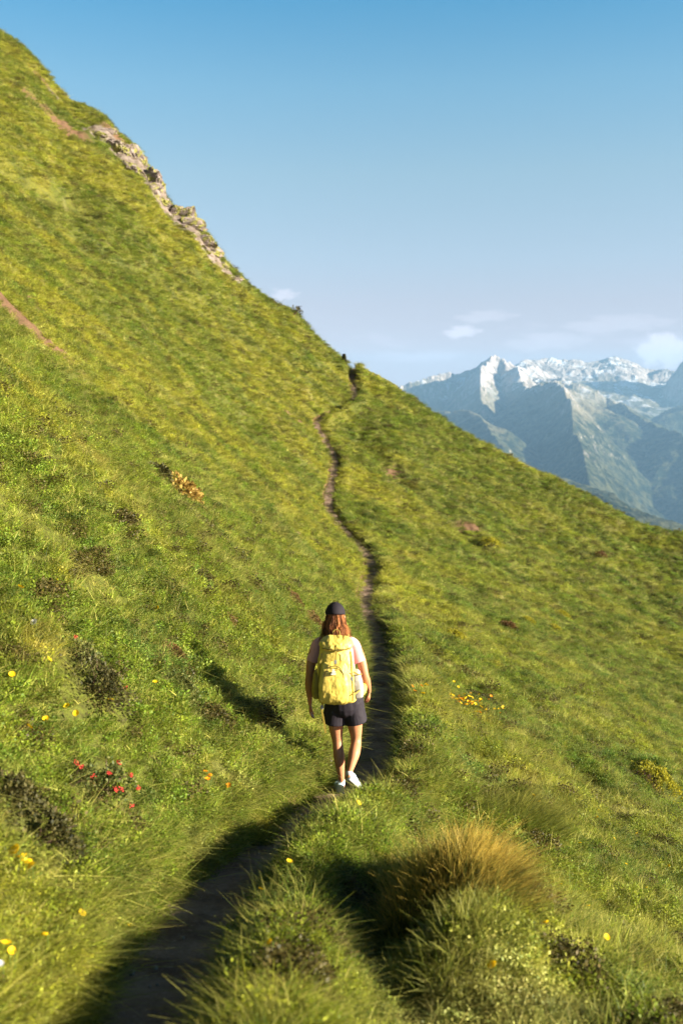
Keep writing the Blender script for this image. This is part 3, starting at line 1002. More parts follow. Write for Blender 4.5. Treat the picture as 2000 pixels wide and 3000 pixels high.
shrub(90, 1925, .26, .15, M_DARKLEAF, 'dark dwarf rose shrub at the left edge above the close yellow blossoms', 'dark alpine rose shrubs', 1.2, .8, name='alpine_rose')
shrub(235, 1815, .20, .17, M_MIDLEAF, 'alpine rose shrub with red blossoms in the left foreground', 'dark alpine rose shrubs', 1.2, .9, blossoms=7, name='alpine_rose')
shrub(162, 1800, .11, .14, M_MIDLEAF, 'small alpine rose shrub with red blossoms left of the larger red-blossomed one', 'dark alpine rose shrubs', blossoms=4, name='alpine_rose')
shrub(12, 1835, .16, .13, M_DARKLEAF, 'dark dwarf shrub cut by the left edge above the dark rose shrub', 'dark alpine rose shrubs', name='alpine_rose')
shrub(215, 1585, .30, .17, M_DARKLEAF, 'dark leafy shrub left of the hiker shadow, larger of the two upper left', 'dark alpine rose shrubs', 1.1, 1, name='alpine_rose', blossoms=1)
shrub(178, 1510, .20, .12, M_MIDLEAF, 'reddish green shrub just above the large dark leafy shrub on the left', 'dark alpine rose shrubs', name='alpine_rose', blossoms=1)
shrub(412, 1585, .18, .12, M_MIDLEAF, 'brownish low shrub left of the middle of the hiker shadow', 'low shrubs by the hiker shadow')
shrub(398, 1510, .18, .09, M_REDLEAF, 'reddish low shrub left of the tip of the hiker shadow', 'low shrubs by the hiker shadow')
shrub(670, 1378, .26, .12, M_REDLEAF, 'upper rusty red shrub above left of the hiker cap', 'rusty shrubs beside the hiker head')
shrub(672, 1350, .22, .16, M_DARKLEAF, 'tiny dark shrub above the rusty ones left of the hiker cap', 'rusty shrubs beside the hiker head')
shrub(712, 1428, .26, .14, M_REDLEAF, 'rusty red shrub right beside the hiker hair', 'rusty shrubs beside the hiker head')
shrub(694, 1465, .18, .13, M_DARKLEAF, 'small dark shrub left of the hiker shoulder', 'rusty shrubs beside the hiker head')
shrub(520, 1425, .14, .08, M_REDLEAF, 'tiny rusty shrub above the tip of the hiker shadow')
shrub(415, 1135, .34, .22, M_OCHRE, 'orange brown low shrub high on the left slope', None, 1.2, 1, leaf=.08, n=900)
shrub(358, 1098, .26, .2, M_DARKLEAF, 'small dark shrub up and left of the orange brown one', None, leaf=.07, n=500)
shrub(1128, 1255, .55, .35, M_YELLEAF, 'yellow green shrub beside a dark hollow on the far right slope', 'yellow green shrubs on the right slope', 1, 1.6, leaf=.06, n=1500, rz=.5)
shrub(1378, 1280, .40, .30, M_REDLEAF, 'small rusty shrub below the right end of the ridge', None, leaf=.06, n=900)
shrub(1510, 1800, .42, .22, M_YELLEAF, 'long yellow green shrub above a dark hollow at the right edge', 'yellow green shrubs on the right slope', .8, 2.2, leaf=.035, n=3500, rz=-.35)
shrub(1040, 1463, .30, .16, M_YELLEAF, 'olive shrub right of the hiker head, larger of a pair', 'olive shrubs right of the trail bend', leaf=.04)
shrub(966, 1474, .30, .12, M_MIDLEAF, 'flat dark green shrub nearest the trail, right of the hiker head', 'olive shrubs right of the trail bend', 1.4, .8, leaf=.04)
shrub(1168, 1443, .30, .17, M_REDLEAF, 'brown shrub left of a paired yellow one on the right slope', 'olive shrubs right of the trail bend', leaf=.04)
shrub(1212, 1428, .28, .16, M_YELLEAF, 'yellowish shrub just right of the brown shrub on the right slope', 'olive shrubs right of the trail bend', leaf=.04)
shrub(1290, 1415, .38, .18, M_YELLEAF, 'yellowish shrub farthest right in the row on the right slope', 'olive shrubs right of the trail bend', leaf=.04)
shrub(1272, 1445, .30, .16, M_YELLEAF, 'yellowish shrub below the farthest right one of the row', 'olive shrubs right of the trail bend', leaf=.04)
shrub(676, 722, .5, .5, M_DARKLEAF, 'tiny dark bush on the skyline above the trail', None, leaf=.10, n=350)
shrub(1110, 1610, .22, .10, M_DARKLEAF, 'flat dark green shrub right of the dense yellow flowers', None, 1.8, .7, leaf=.03)


def small_tree(px, py, h):
    p = hit(px, py)
    root = empty('conifer_tree', (p[0], p[1] + .5, p[2]))
    tag(root, 'tiny conifer that stands on the skyline where the trail vanishes', 'tree')
    r = np.random.default_rng(5)
    V = []; F = []
    for k in range(900):
        t = r.uniform(0.12, 1) ; a = r.uniform(0, 6.28); rr = (1 - t) * h * .26 * r.uniform(.3, 1)
        c = np.array([math.cos(a) * rr, math.sin(a) * rr, t * h - rr * .25]); d = np.array([math.cos(a), math.sin(a), -.3]) * .12; s = np.array([-math.sin(a), math.cos(a), .2]) * .05
        b = len(V); V += [c, c + d * .5 + s, c + d, c + d * .5 - s]; F.append([b, b + 1, b + 2, b + 3])
    n = len(V)
    link('crown', new_mesh('crown', V, F, False, {'tone': np.full(n, .3), 'up': np.zeros(n)}), M_DARKLEAF, root)
    t = twigs_mesh(1, 0.01, h, 3, .06)
    bm = bmesh.new(); bmesh.ops.create_cone(bm, cap_ends=True, segments=8, radius1=.07, radius2=.015, depth=h)
    bmesh.ops.translate(bm, verts=bm.verts, vec=(0, 0, h / 2 - .1))
    me = bpy.data.meshes.new('trunk'); bm.to_mesh(me); bm.free(); link('trunk', me, M_BARK, root)


small_tree(790, 838, .7)

pebble = rock_mesh(900, 2)
rp = random.Random(4)
M_PEB = plain('pebble_grey', (0.30, 0.26, 0.23), .9)
pebble.materials.clear(); pebble.materials.append(M_PEB)
for k in range(44):
    y = 3.8 * (5.5 ** rp.random()); x = float(np.interp(y, YD, XT)) + rp.uniform(-.2, .2)
    if 8.2 < y < 9.2: y += 1.2; x = float(np.interp(y, YD, XT)) + rp.uniform(-.2, .2)
    o = link('stone', pebble, None, None, (x, y, float(H(np.array([x]), np.array([y]))[0]) + .012)); sz = rp.uniform(.006, .016)
    o.scale = (sz * 1.3, sz, sz * .7); o.rotation_euler = (0, 0, rp.uniform(0, 6))
    tag(o, 'small grey stone lying on the trodden soil of the trail', 'stone', 'small stones on the trail')

# long grass tufts
M_TUFT = mat_leafy('tuft_blades', (0.03, 0.055, 0.010), (0.16, 0.18, 0.03), .4, (0.74, 0.52, 0.10))  # blade colour carries painted shade at the base and sunlight on the tips
M_TUFTG = mat_leafy('tuft_blades_green', (0.06, 0.10, 0.015), (0.26, 0.28, 0.04), .4, (0.36, 0.34, 0.07))


def tuft(px, py, rad, h, n, label, mat, bias=(0.28, 0.0), width=0.006, seed=1, ax=1., ay=1.):
    p = hit(px, py)
    root = empty('grass_tuft', (p[0], p[1], p[2]))
    tag(root, label, 'grass tuft', 'long grass tufts right of the trail')
    V, F, T, U = blades(n, rad, h * .4, h, width, 0.50, 1.5, 5, seed, bias, dens=.55, hfall=.45)
    # follow the ground
    V = V.copy(); V[:, 0] *= ax; V[:, 1] *= ay
    k = 12
    base = V.reshape(-1, k, 3)
    bx = base[:, 0, 0]; by = base[:, 0, 1]
    gn = gnoise((p[0] + bx) / .16, (p[1] + by) / .16, seed + 40)
    base[:, :, 2] *= (1 + .35 * gn)[:, None]
    U = U * np.repeat(np.clip(.86 + .30 * gnoise((p[0] + bx) / .22, (p[1] + by) / .22, seed + 60), .4, 1), k)
    base[:, :, 2] += (H(p[0] + bx, p[1] + by) - p[2])[:, None]
    link('blades', new_mesh('blades', base.reshape(-1, 3), F, False, {'tone': T, 'up': U}), mat, root)
    return root


tuft(1020, 2035, .27, .34, 5200, 'big tuft of long grass with tips coloured orange as sunlit in the foreground', M_TUFT, (0.16, .06), .0055, 11, 1.25, 1.1)
tuft(1110, 2060, .20, .30, 1700, 'golden tuft leaning right at the right side of the big orange tipped tuft', M_TUFT, (0.45, .05), .0055, 12)
tuft(920, 2060, .20, .28, 1700, 'upright tuft with pale tips at the left side of the big orange tipped tuft', M_TUFTG, (0.05, .05), .0055, 18, 1.2, 1)
tuft(1040, 2170, .24, .22, 1900, 'dark green tuft directly below the big orange tipped tuft', M_TUFTG, (0.12, .05), .0055, 19, 1.3, 1.2)
tuft(850, 2190, .22, .17, 1100, 'shaded green tuft between the trail and the big orange tipped tuft', M_TUFTG, (0.05, .05), .0055, 20, 1.2, 1)
tuft(1200, 1885, .30, .30, 2600, 'dark based tuft of long grass leaning right, beyond the big foreground tuft', M_TUFTG, (0.45, 0.1), .006, 13, 1.3, .8)
tuft(1295, 1862, .16, .18, 900, 'small round green tuft right of the leaning dark based tuft', M_TUFTG, (0.1, 0), .006, 14)
tuft(1050, 1840, .26, .20, 1300, 'low wide green tuft just right of the hiker feet', M_TUFTG, (0.4, 0), .006, 15, 1.5, .7)
tuft(1160, 1835, .24, .22, 1000, 'windswept light green tuft above the leaning dark based tuft', M_TUFTG, (0.5, .1), .006, 16, 1.3, .8)
tuft(560, 1925, .16, .20, 900, 'bluish green tuft hanging over the left bank of the trail', M_TUFTG, (0.35, -.1), .005, 17, 1.3, .8)


def flower_mesh(r, petals, seed, cup=.35):
    rr = random.Random(seed)
    V = []; F = []
    for k in range(petals):
        a = 2 * math.pi * k / petals + rr.uniform(-.1, .1)
        ca, sa = math.cos(a), math.sin(a); b = len(V)
        w = r * 1.15 / max(petals / 5, 1) ** .6
        for q, ww, z in ((.08, .25, 0), (.55, 1, cup * .35), (1, .7, cup)):
            for s in (-1, 1):
                V.append((ca * q * r - sa * s * ww * w * .5, sa * q * r + ca * s * ww * w * .5, z * r + rr.uniform(-.04, .04) * r))
        F += [(b, b + 1, b + 3, b + 2), (b + 2, b + 3, b + 5, b + 4)]
    return V, F


def stem_mesh(h):
    V = []; F = []
    for k, t in enumerate((0, .5, 1)):
        for j in range(4):
            V.append((math.cos(j * 1.571) * .0015 + .01 * math.sin(t * 2), math.sin(j * 1.571) * .0015, -h * (1 - t)))
    for k in range(2):
        for j in range(4): F.append((k * 4 + j, k * 4 + (j + 1) % 4, k * 4 + 4 + (j + 1) % 4, k * 4 + 4 + j))
    return V, F


FM = {}
for nm, mt in (('y', M_YELLOW), ('o', M_ORANGE), ('w', M_WHITE), ('r', M_RED)):
    a = new_mesh('petals', *flower_mesh(1.0, 6 if nm != 'w' else 9, 5)); a.materials.append(mt)
    FM[nm] = a
b_ = new_mesh('stem', *stem_mesh(1.0)); b_.materials.append(M_STEM)


def flower(px, py, r, label, group, kind='y', parts=True, xyz=None):
    p = xyz or hit(px, py)
    hgt = random.uniform(.09, .14) * (1 if p[1] < 8 else .9)
    nm = {'y': 'yellow_flower', 'o': 'orange_flower', 'w': 'white_flower', 'r': 'red_flower'}[kind]
    tilt = (random.uniform(.1, .9), random.uniform(-.3, .6), random.uniform(0, 6))
    if parts:
        root = empty(nm, (p[0], p[1], p[2] + hgt))
        c = link('petals', FM[kind], None, root); c.rotation_euler = tilt; c.scale = (r, r, r)
        s = link('stem', b_, None, root); s.scale = (1.4, 1.4, hgt + .02)
    else:
        root = link(nm, FM[kind], None, None, (p[0], p[1], p[2] + hgt)); root.rotation_euler = tilt; root.scale = (r, r, r)
    tag(root, label, 'flower', group)


FG = 'yellow flowers in the left foreground'
for px, py, r, lab in [(38, 2015, .030, 'yellow flower at the left edge, uppermost of the big cluster of blossoms'),
                       (50, 2022, .030, 'yellow flower second from the top of the big left edge cluster'),
                       (62, 2038, .030, 'yellow flower third down in the big left edge cluster'),
                       (72, 2052, .026, 'yellow flower lowest in the big left edge cluster'),
                       (315, 2103, .022, 'bright yellow flower at the rim of the dark trail, left bank'),
                       (225, 2165, .026, 'yellow flower left of the lone one low on the trail rim'),
                       (301, 2170, .020, 'small yellow flower low on the trail rim, under the bright one'),
                       (190, 2148, .018, 'pale yellow flower above the pair near the trail rim'),
                       (168, 2212, .022, 'yellow flower above the bottom left corner blossoms'),
                       (18, 2245, .020, 'large yellow flower at the left edge near the bottom corner'),
                       (30, 2262, .015, 'yellow flower touching the large corner one at the left edge'),
                       (228, 2282, .020, 'bright yellow flower beside the trail at the bottom of the picture'),
                       (135, 2305, .020, 'dull yellow flower at the very bottom left'),
                       (105, 2212, .015, 'tiny yellow flower left of the middle in the bottom left grass'),
                       (620, 2232, .012, 'tiny yellow flower right of the dark trail at the bottom'),
                       (600, 2095, .014, 'yellow flower in the shaded grass right of the trail'),
                       (665, 2022, .018, 'yellow flower on the sunlit bank below the white one'),
                       (665, 1994, .014, 'small yellow flower above the sunlit bank one'),
                       (702, 1912, .013, 'yellow flower next to the white flower beside the trail'),
                       (1129, 2272, .022, 'lone orange yellow flower under the big orange tipped tuft')]:
    flower(px, py, r, lab, FG)
for px, py, lab in [(472, 1803, 'upper orange flower of three beside the trail behind the hiker'), (482, 1812, 'middle orange flower of three beside the trail behind the hiker'),
                    (478, 1826, 'lowest orange flower of three beside the trail behind the hiker'), (525, 1836, 'orange flower right of the three stacked ones')]:
    flower(px, py, .020, lab, 'orange flowers behind the hiker', 'o')
flower(717, 1908, .016, 'white flower beside the trail just below the hiker feet', None, 'w')
flower(80, 1460, .022, 'white flower head high on the left slope', None, 'w')
flower(3, 2290, .015, 'pale lilac white flower at the left edge in the bottom corner', None, 'w')
for px, py in [(50, 1390), (132, 1365), (115, 1560), (155, 1663), (107, 1690), (177, 1678), (357, 1598), (362, 1418), (410, 1650), (427, 1648), (255, 1645), (70, 1720), (30, 1600)]:
    flower(px, py, .020 if py > 1500 else .024, 'small yellow flower scattered among the sunlit grass of the left slope', 'scattered yellow flowers on the left slope', parts=False)
for px, py in [(823, 1876), (1224, 1853), (1369, 1898), (1395, 1906), (1409, 1951), (1437, 2006), (1286, 2061), (1349, 2111), (1482, 2068), (1407, 1981), (1350, 1830), (1372, 1880), (1300, 1770), (1236, 1862), (1460, 1935), (1330, 1960), (1535, 2010), (1250, 2180), (1390, 2210)]:
    flower(px, py, .017 if py > 1950 else .020, 'yellow flower scattered in the long grass of the right slope', 'scattered yellow flowers on the right slope', parts=False)
rf = random.Random(9)
for k in range(95):
    t = rf.random()
    px = 980 + 160 * t + rf.gauss(0, 16); py = 1596 + 56 * t ** 1.3 + rf.gauss(0, 11)
    flower(px, py, .026, 'small orange yellow flower in the dense patch right of the hiker', 'dense patch of orange yellow flowers', 'o' if rf.random() < .35 else 'y', parts=False)


# ------------------------------------------------------------------ the hiker
def frames(P):
    P = [Vector(p) for p in P]
    T = []
    for i in range(len(P)):
        a = P[max(i - 1, 0)]; b = P[min(i + 1, len(P) - 1)]
        T.append((b - a).normalized())
    ref = Vector((1, 0, 0)) if abs(T[0].x) < .9 else Vector((0, 1, 0))
    out = []
    n = (ref - T[0] * ref.dot(T[0])).normalized()
    for t in T:
        n = (n - t * n.dot(t)).normalized()
        out.append((t, n, t.cross(n)))
    return P, out


def loft(pts, seg=20, ex=1.0, sub=5, flat=1.0):
    """pts: (pos, rx, ry); smooth tube with rounded ends, rx along the first normal (x axis)"""
    pos = np.array([p[0] for p in pts], float); r = np.array([(p[1], p[2] if len(p) > 2 else p[1]) for p in pts], float)
    n = len(pts); t = np.arange(n)
    tt = np.linspace(0, n - 1, (n - 1) * sub + 1)

    def cr(a):      # catmull-rom
        out = []
        for q in tt:
            i = min(int(q), n - 2); f = q - i
            p0, p1, p2, p3 = a[max(i - 1, 0)], a[i], a[i + 1], a[min(i + 2, n - 1)]
            out.append(.5 * ((2 * p1) + (-p0 + p2) * f + (2 * p0 - 5 * p1 + 4 * p2 - p3) * f * f + (-p0 + 3 * p1 - 3 * p2 + p3) * f ** 3))
        return np.array(out)
    pos = cr(pos); r = np.maximum(cr(r), 0.001)
    P, FR = frames(pos)
    V = []; F = []
    rows = []
    for (p, (T, N, B), (rx, ry), end) in zip(P, FR, r, [(-1 if i == 0 else 1 if i == len(P) - 1 else 0) for i in range(len(P))]):
        if end == -1:
            for k in (80, 55, 28):
                rows.append((p - T * min(rx, ry) * .8 * flat * math.sin(R(k)), N, B, rx * math.cos(R(k)), ry * math.cos(R(k))))
        rows.append((p, N, B, rx, ry))
        if end == 1:
            for k in (28, 55, 80):
                rows.append((p + T * min(rx, ry) * .8 * flat * math.sin(R(k)), N, B, rx * math.cos(R(k)), ry * math.cos(R(k))))
    for p, N, B, rx, ry in rows:
        for k in range(seg):
            a = 2 * math.pi * k / seg; c, s_ = math.cos(a), math.sin(a)
            if ex != 1.0:
                c = math.copysign(abs(c) ** ex, c); s_ = math.copysign(abs(s_) ** ex, s_)
            V.append(p + N * c * rx + B * s_ * ry)
    m_ = len(rows)
    for i in range(m_ - 1):
        for k in range(seg):
            F.append([i * seg + k, i * seg + (k + 1) % seg, (i + 1) * seg + (k + 1) % seg, (i + 1) * seg + k])
    F0 = [list(range(seg))[::-1], [(m_ - 1) * seg + k for k in range(seg)]]
    return [tuple(v) for v in V], F, F0


def to_bm(parts):
    bm = bmesh.new()
    for V, F, F0 in parts:
        vs = [bm.verts.new(v) for v in V]
        for f in F + F0:
            bm.faces.new([vs[i] for i in f])
    bmesh.ops.recalc_face_normals(bm, faces=bm.faces)
    return bm


def fuse(name, parts, mat, parent, voxel=0.006, smooth=6, disp=None):
    """merge overlapping lofts into one continuous skin"""
    bm = to_bm(parts)
    me = bpy.data.meshes.new(name); bm.to_mesh(me); bm.free()
    o = bpy.data.objects.new(name, me); COL.objects.link(o)
    md = o.modifiers.new('r', 'REMESH'); md.mode = 'VOXEL'; md.voxel_size = voxel; md.use_smooth_shade = True
    if smooth:
        ms = o.modifiers.new('s', 'SMOOTH'); ms.factor = .5; ms.iterations = smooth
    dg = bpy.context.evaluated_depsgraph_get()
    nm = bpy.data.meshes.new_from_object(o.evaluated_get(dg))
    bpy.data.objects.remove(o)
    nm.name = name
    if disp is not None:
        n = len(nm.vertices); co = np.empty(n * 3, np.float32); nm.vertices.foreach_get('co', co); co = co.reshape(-1, 3)
        no = np.empty(n * 3, np.float32); nm.vertices.foreach_get('normal', no); no = no.reshape(-1, 3)
        co = co + no * disp(co)[:, None]
        nm.vertices.foreach_set('co', co.astype(np.float32).ravel()); nm.update()
    nm.polygons.foreach_set('use_smooth', np.ones(len(nm.polygons), bool))
    nm.materials.clear(); nm.materials.append(mat)
    c = bpy.data.objects.new(name, nm); COL.objects.link(c); c.parent = parent
    return c


def mat_fabric(name, col, rough=.75, b=.003, scale=9, spec=.25, tr=0.0):
    m = NT(name)
    o = m.obj()
    n = m.noise(o, scale, 4, .6); w = m.noise(o, 300, 2, .5)
    c = m.mix(m.rng(n, .35, .65, 0, .35), col, tuple(x * .78 for x in col))
    return m.end(m.principled(c, rough, spec, m.math('ADD', n, m.math('MULTIPLY', w, .05)), b, .8))


def mat_skin():
    m = NT('skin')
    n = m.noise(m.obj(), 12, 3, .5)
    c = m.mix(n, (0.42, 0.18, 0.090), (0.54, 0.25, 0.13))
    return m.end(m.principled(c, .5, .35, m.noise(m.obj(), 60, 3, .5), .0006, .5, Subsurface_Weight=0.12))


M_SKIN = mat_skin()
M_SHIRT = mat_fabric('shirt_pink', (0.80, 0.40, 0.43), .8, .004)
M_SHORT = mat_fabric('shorts_charcoal', (0.022, 0.018, 0.026), .7, .004)
M_CAP = mat_fabric('cap_black', (0.018, 0.014, 0.020), .8, .002)
M_PACK = mat_fabric('pack_yellow', (0.74, 0.57, 0.115), .5, .008, 11, .45)
M_PACKD = mat_fabric('pack_strap', (0.36, 0.27, 0.05), .6, .003, 20)
M_MESHP = mat_fabric('pack_grey_mesh', (0.42, 0.40, 0.36), .8, .003, 30)
M_LOGO = plain('pack_print', (0.85, 0.83, 0.78), .6)
M_BUCK = plain('buckle_grey', (0.30, 0.30, 0.30), .4)
M_SHOE = mat_fabric('shoe_pale_blue', (0.48, 0.63, 0.74), .7, .002, 25)
M_SOLE = plain('shoe_sole', (0.55, 0.54, 0.50), .7)
M_SOCK = plain('sock', (0.7, 0.7, 0.7), .8)
M_HAIR = mat_leafy('hair_auburn', (0.14, 0.045, 0.016), (0.70, 0.29, 0.10), .25)

FOOT = hit(786, 1820)
HX, HY = 0.0, 8.66
HZ = float(H(np.array([0.01]), np.array([8.68]))[0]) + 0.008
person = empty('person', (HX, HY, HZ))
tag(person, 'woman walking away on the trail in black cap, pink shirt, dark shorts and pale shoes', 'person')

SHL, SHR = (-.208, .03, 1.365), (.104, .03, 1.365)
body = []
body.append(loft([((.025, .0, .84), .14, .10), ((.02, -.01, .93), .155, .115), ((.0, -.01, 1.04), .125, .095), ((-.03, .0, 1.20), .135, .10), ((-.05, .02, 1.32), .14, .095), ((-.053, .03, 1.41), .075, .06)]))
body.append(loft([((-.053, .03, 1.38), .055, .055), ((-.055, .045, 1.47), .048, .05), ((-.056, .055, 1.55), .05, .055)]))
body.append(loft([((-.056, .075, 1.50), .045, .05), ((-.056, .065, 1.56), .068, .082), ((-.056, .06, 1.62), .076, .094), ((-.056, .055, 1.68), .066, .082)]))     # head
body.append(loft([((-.056, .15, 1.615), .010, .010), ((-.056, .168, 1.585), .015, .013)], 10))          # nose
body.append(loft([((-.078, .150, 1.553), .006, .006), ((-.056, .156, 1.552), .008, .008), ((-.034, .150, 1.553), .006, .006)], 8))   # lips
for sx in (-1, 1):
    body.append(loft([((-.056 + sx * .078, .055, 1.585), .008, .016), ((-.056 + sx * .084, .052, 1.615), .009, .018)], 8))   # ear
    body.append(loft([((-.056 + sx * .030, .142, 1.628), .012, .010), ((-.056 + sx * .036, .140, 1.628), .012, .010)], 8))   # brow and eye
# arms
body.append(loft([((-.15, .03, 1.37), .055, .055), (SHL, .052, .052), ((-.262, .01, 1.24), .043, .046), ((-.283, -.02, 1.09), .035, .037), ((-.289, .0, 1.0), .038, .038), ((-.285, .035, .86), .025, .023), ((-.283, .045, .81), .027, .018)]))
body.append(loft([((.05, .03, 1.37), .055, .055), (SHR, .052, .052), ((.168, .01, 1.24), .043, .046), ((.205, -.02, 1.10), .035, .037), ((.222, .02, 1.03), .038, .038), ((.245, .10, .94), .025, .023), ((.250, .125, .905), .027, .018)]))


def hand(wr, dr, side, curl, palm_n):
    """palm, four unequal bent fingers and a thumb; dr points from wrist to knuckles"""
    d = Vector(dr).normalized(); n = Vector(palm_n); n = (n - d * n.dot(d)).normalized(); sd = d.cross(n) * side
    w = Vector(wr)
    out = []
    pl = [w, w + d * .035, w + d * .075]
    V, F, F0 = loft([(tuple(pl[0]), .020, .020), (tuple(pl[1]), .026, .026), (tuple(pl[2]), .028, .028)], 16)
    V = [tuple(Vector(v) - n * (Vector(v) - w).dot(n) * .55) for v in V]
    V = [tuple(Vector(v) + sd * (Vector(v) - w).dot(sd) * .25) for v in V]
    out.append((V, F, F0))
    for k, (off, L) in enumerate([(.026, .066), (.009, .074), (-.009, .069), (-.025, .054)]):
        p = w + d * .072 + sd * off
        c = curl * (1 + .12 * k)
        q = [p]
        ang = 0
        for j, f in enumerate((.45, .32, .25)):
            ang += c * (.7 + .3 * j)
            q.append(q[-1] + (d * math.cos(ang) + n * math.sin(ang)) * L * f)
        out.append(loft([(tuple(q[0]), .0088), (tuple(q[1]), .0082), (tuple(q[2]), .0074), (tuple(q[3]), .0062)], 10))
    p = w + d * .018 + sd * .022
    q1 = p + (d * .7 + sd * .55 + n * .3).normalized() * .032; q2 = q1 + (d * .9 + sd * .15 + n * .35).normalized() * .028; q3 = q2 + (d * .95 + n * .3).normalized() * .02
    out.append(loft([(tuple(p), .012), (tuple(q1), .0105), (tuple(q2), .0088), (tuple(q3), .0072)], 10))
    return out


body += hand((-.283, .045, .815), (.0, .12, -1), 1, .30, (1, .1, 0))
body += hand((.250, .122, .91), (.02, .45, -.9), -1, .42, (-1, .1, 0))
# legs
body.append(loft([((-.045, .0, .88), .095, .095), ((-.052, .01, .74), .083, .085), ((-.050, .03, .60), .066, .070), ((-.040, .045, .49), .050, .054), ((-.033, .035, .43), .047, .050),
                  ((-.022, .0, .33), .050, .055), ((-.010, -.01, .22), .038, .042), ((.0, -.005, .12), .028, .031), ((.002, .0, .06), .030, .035)]))
body.append(loft([((.090, .0, .88), .095, .095), ((.105, .005, .74), .083, .085), ((.122, .02, .61), .066, .070), ((.130, .03, .51), .050, .054), ((.130, .005, .45), .048, .051),
                  ((.114, -.065, .39), .051, .056), ((.092, -.12, .32), .038, .042), ((.070, -.165, .255), .028, .031), ((.068, -.178, .215), .030, .034)]))
fuse('body', body, M_SKIN, person, .0048, 4)

# face details
eyes = []
for sx in (-1, 1):
    bm = bmesh.new(); bmesh.ops.create_uvsphere(bm, u_segments=12, v_segments=8, radius=.011)
    bmesh.ops.translate(bm, verts=bm.verts, vec=(-.056 + sx * .031, .138, 1.618))
    me = bpy.data.meshes.new('eye'); bm.to_mesh(me); bm.free(); me.materials.append(M_LOGO); link('eye', me, None, person)

# shirt: torso and short sleeves
fold = lambda c: 0.004 * fbm(c[:, 0] * 14 + c[:, 1] * 6, c[:, 2] * 9, 501, 3)
shirt = [loft([((.022, .0, .86), .160, .122), ((.02, -.005, .96), .160, .122), ((.0, -.005, 1.05), .142, .112), ((-.03, .005, 1.20), .150, .115), ((-.05, .02, 1.33), .155, .11), ((-.053, .03, 1.405), .09, .075)]),
         loft([((-.14, .03, 1.375), .06, .06), (tuple(SHL), .057, .057), ((-.238, .015, 1.28), .052, .056), ((-.262, .005, 1.215), .052, .056)], flat=.15),
         loft([((.04, .03, 1.375), .06, .06), (tuple(SHR), .057, .057), ((.140, .015, 1.28), .052, .056), ((.166, .005, 1.215), .052, .056)], flat=.15)]
fuse('shirt', shirt, M_SHIRT, person, .006, 4, fold)
# shorts, flared hems
shorts = [loft([((.022, .0, .985), .145, .112), ((.025, .0, .90), .172, .128), ((.03, .0, .80), .170, .125)]),
          loft([((-.045, .0, .86), .105, .108), ((-.055, .01, .76), .106, .108), ((-.066, .02, .655), .112, .112)], 24, flat=.1),
          loft([((.095, .0, .86), .105, .108), ((.108, .01, .76), .104, .108), ((.122, .02, .66), .110, .112)], 24, flat=.1)]
fuse('shorts', shorts, M_SHORT, person, .0065, 3, lambda c: .005 * fbm(c[:, 0] * 16, c[:, 2] * 7 + c[:, 1] * 10, 503, 3))


def shoe(heel, toe, up, label=None):
    h = Vector(heel); t = Vector(toe); d = (t - h); L = d.length; d.normalize()
    u = Vector(up); u = (u - d * u.dot(d)).normalized(); s_ = d.cross(u)

    def sec(f, w, lo, hi):
        p = h + d * L * f
        V = []
        for k in range(16):
            a = 2 * math.pi * k / 16; c = math.cos(a); q = math.sin(a)
            c = math.copysign(abs(c) ** .75, c); q = math.copysign(abs(q) ** .75, q)
            V.append(tuple(p + s_ * c * w + u * ((hi + lo) / 2 + q * (hi - lo) / 2)))
        return V

    def build(secs):
        V = []; F = []
        for sc_ in secs: V += sec(*sc_)
        for i in range(len(secs) - 1):
            for k in range(16): F.append([i * 16 + k, i * 16 + (k + 1) % 16, (i + 1) * 16 + (k + 1) % 16, (i + 1) * 16 + k])
        return V, F, [list(range(16))[::-1], [(len(secs) - 1) * 16 + k for k in range(16)]]
    up_ = build([(-.02, .016, .03, .06), (0, .029, .02, .082), (.08, .035, .018, .098), (.2, .036, .018, .102), (.32, .036, .018, .088), (.5, .040, .018, .070), (.7, .044, .018, .056), (.88, .038, .018, .044), (1.0, .02, .02, .034), (1.03, .006, .022, .03)])
    so_ = build([(-.03, .018, .004, .018), (.0, .033, 0, .022), (.15, .037, 0, .022), (.4, .034, 0, .02), (.65, .044, 0, .02), (.85, .042, 0, .02), (1.0, .026, .004, .02), (1.04, .010, .008, .018)])
    a = fuse('shoe', [up_], M_SHOE, person, .004, 5)
    fuse('sole', [so_], M_SOLE, a, .004, 2)
    lc = []
    for f in (.42, .5, .58):
        p = h + d * L * f + u * (.088 - (f - .42) * .16)
        lc.append(loft([(tuple(p - s_ * .024 - u * .008), .003), (tuple(p), .003), (tuple(p + s_ * .024 - u * .008), .003)], 6, sub=2))
    fuse('laces', lc, M_SOLE, a, .002, 0)


gl = float(H(np.array([HX + .0]), np.array([HY + .0]))[0]) - HZ
shoe((-.008, -.075, .0), (-.035, .165, .004), (0, 0, 1))
shoe((.055, -.225, .195), (.180, -.085, .010), (.30, .80, .55))
for c0, rr in (((.0, -.003, .105), .032), ((.069, -.172, .245), .032)):
    fuse('sock', [loft([((c0[0], c0[1], c0[2] - .03), rr, rr), ((c0[0], c0[1], c0[2] + .008), rr, rr)], 16)], M_SOCK, person, .004, 1)

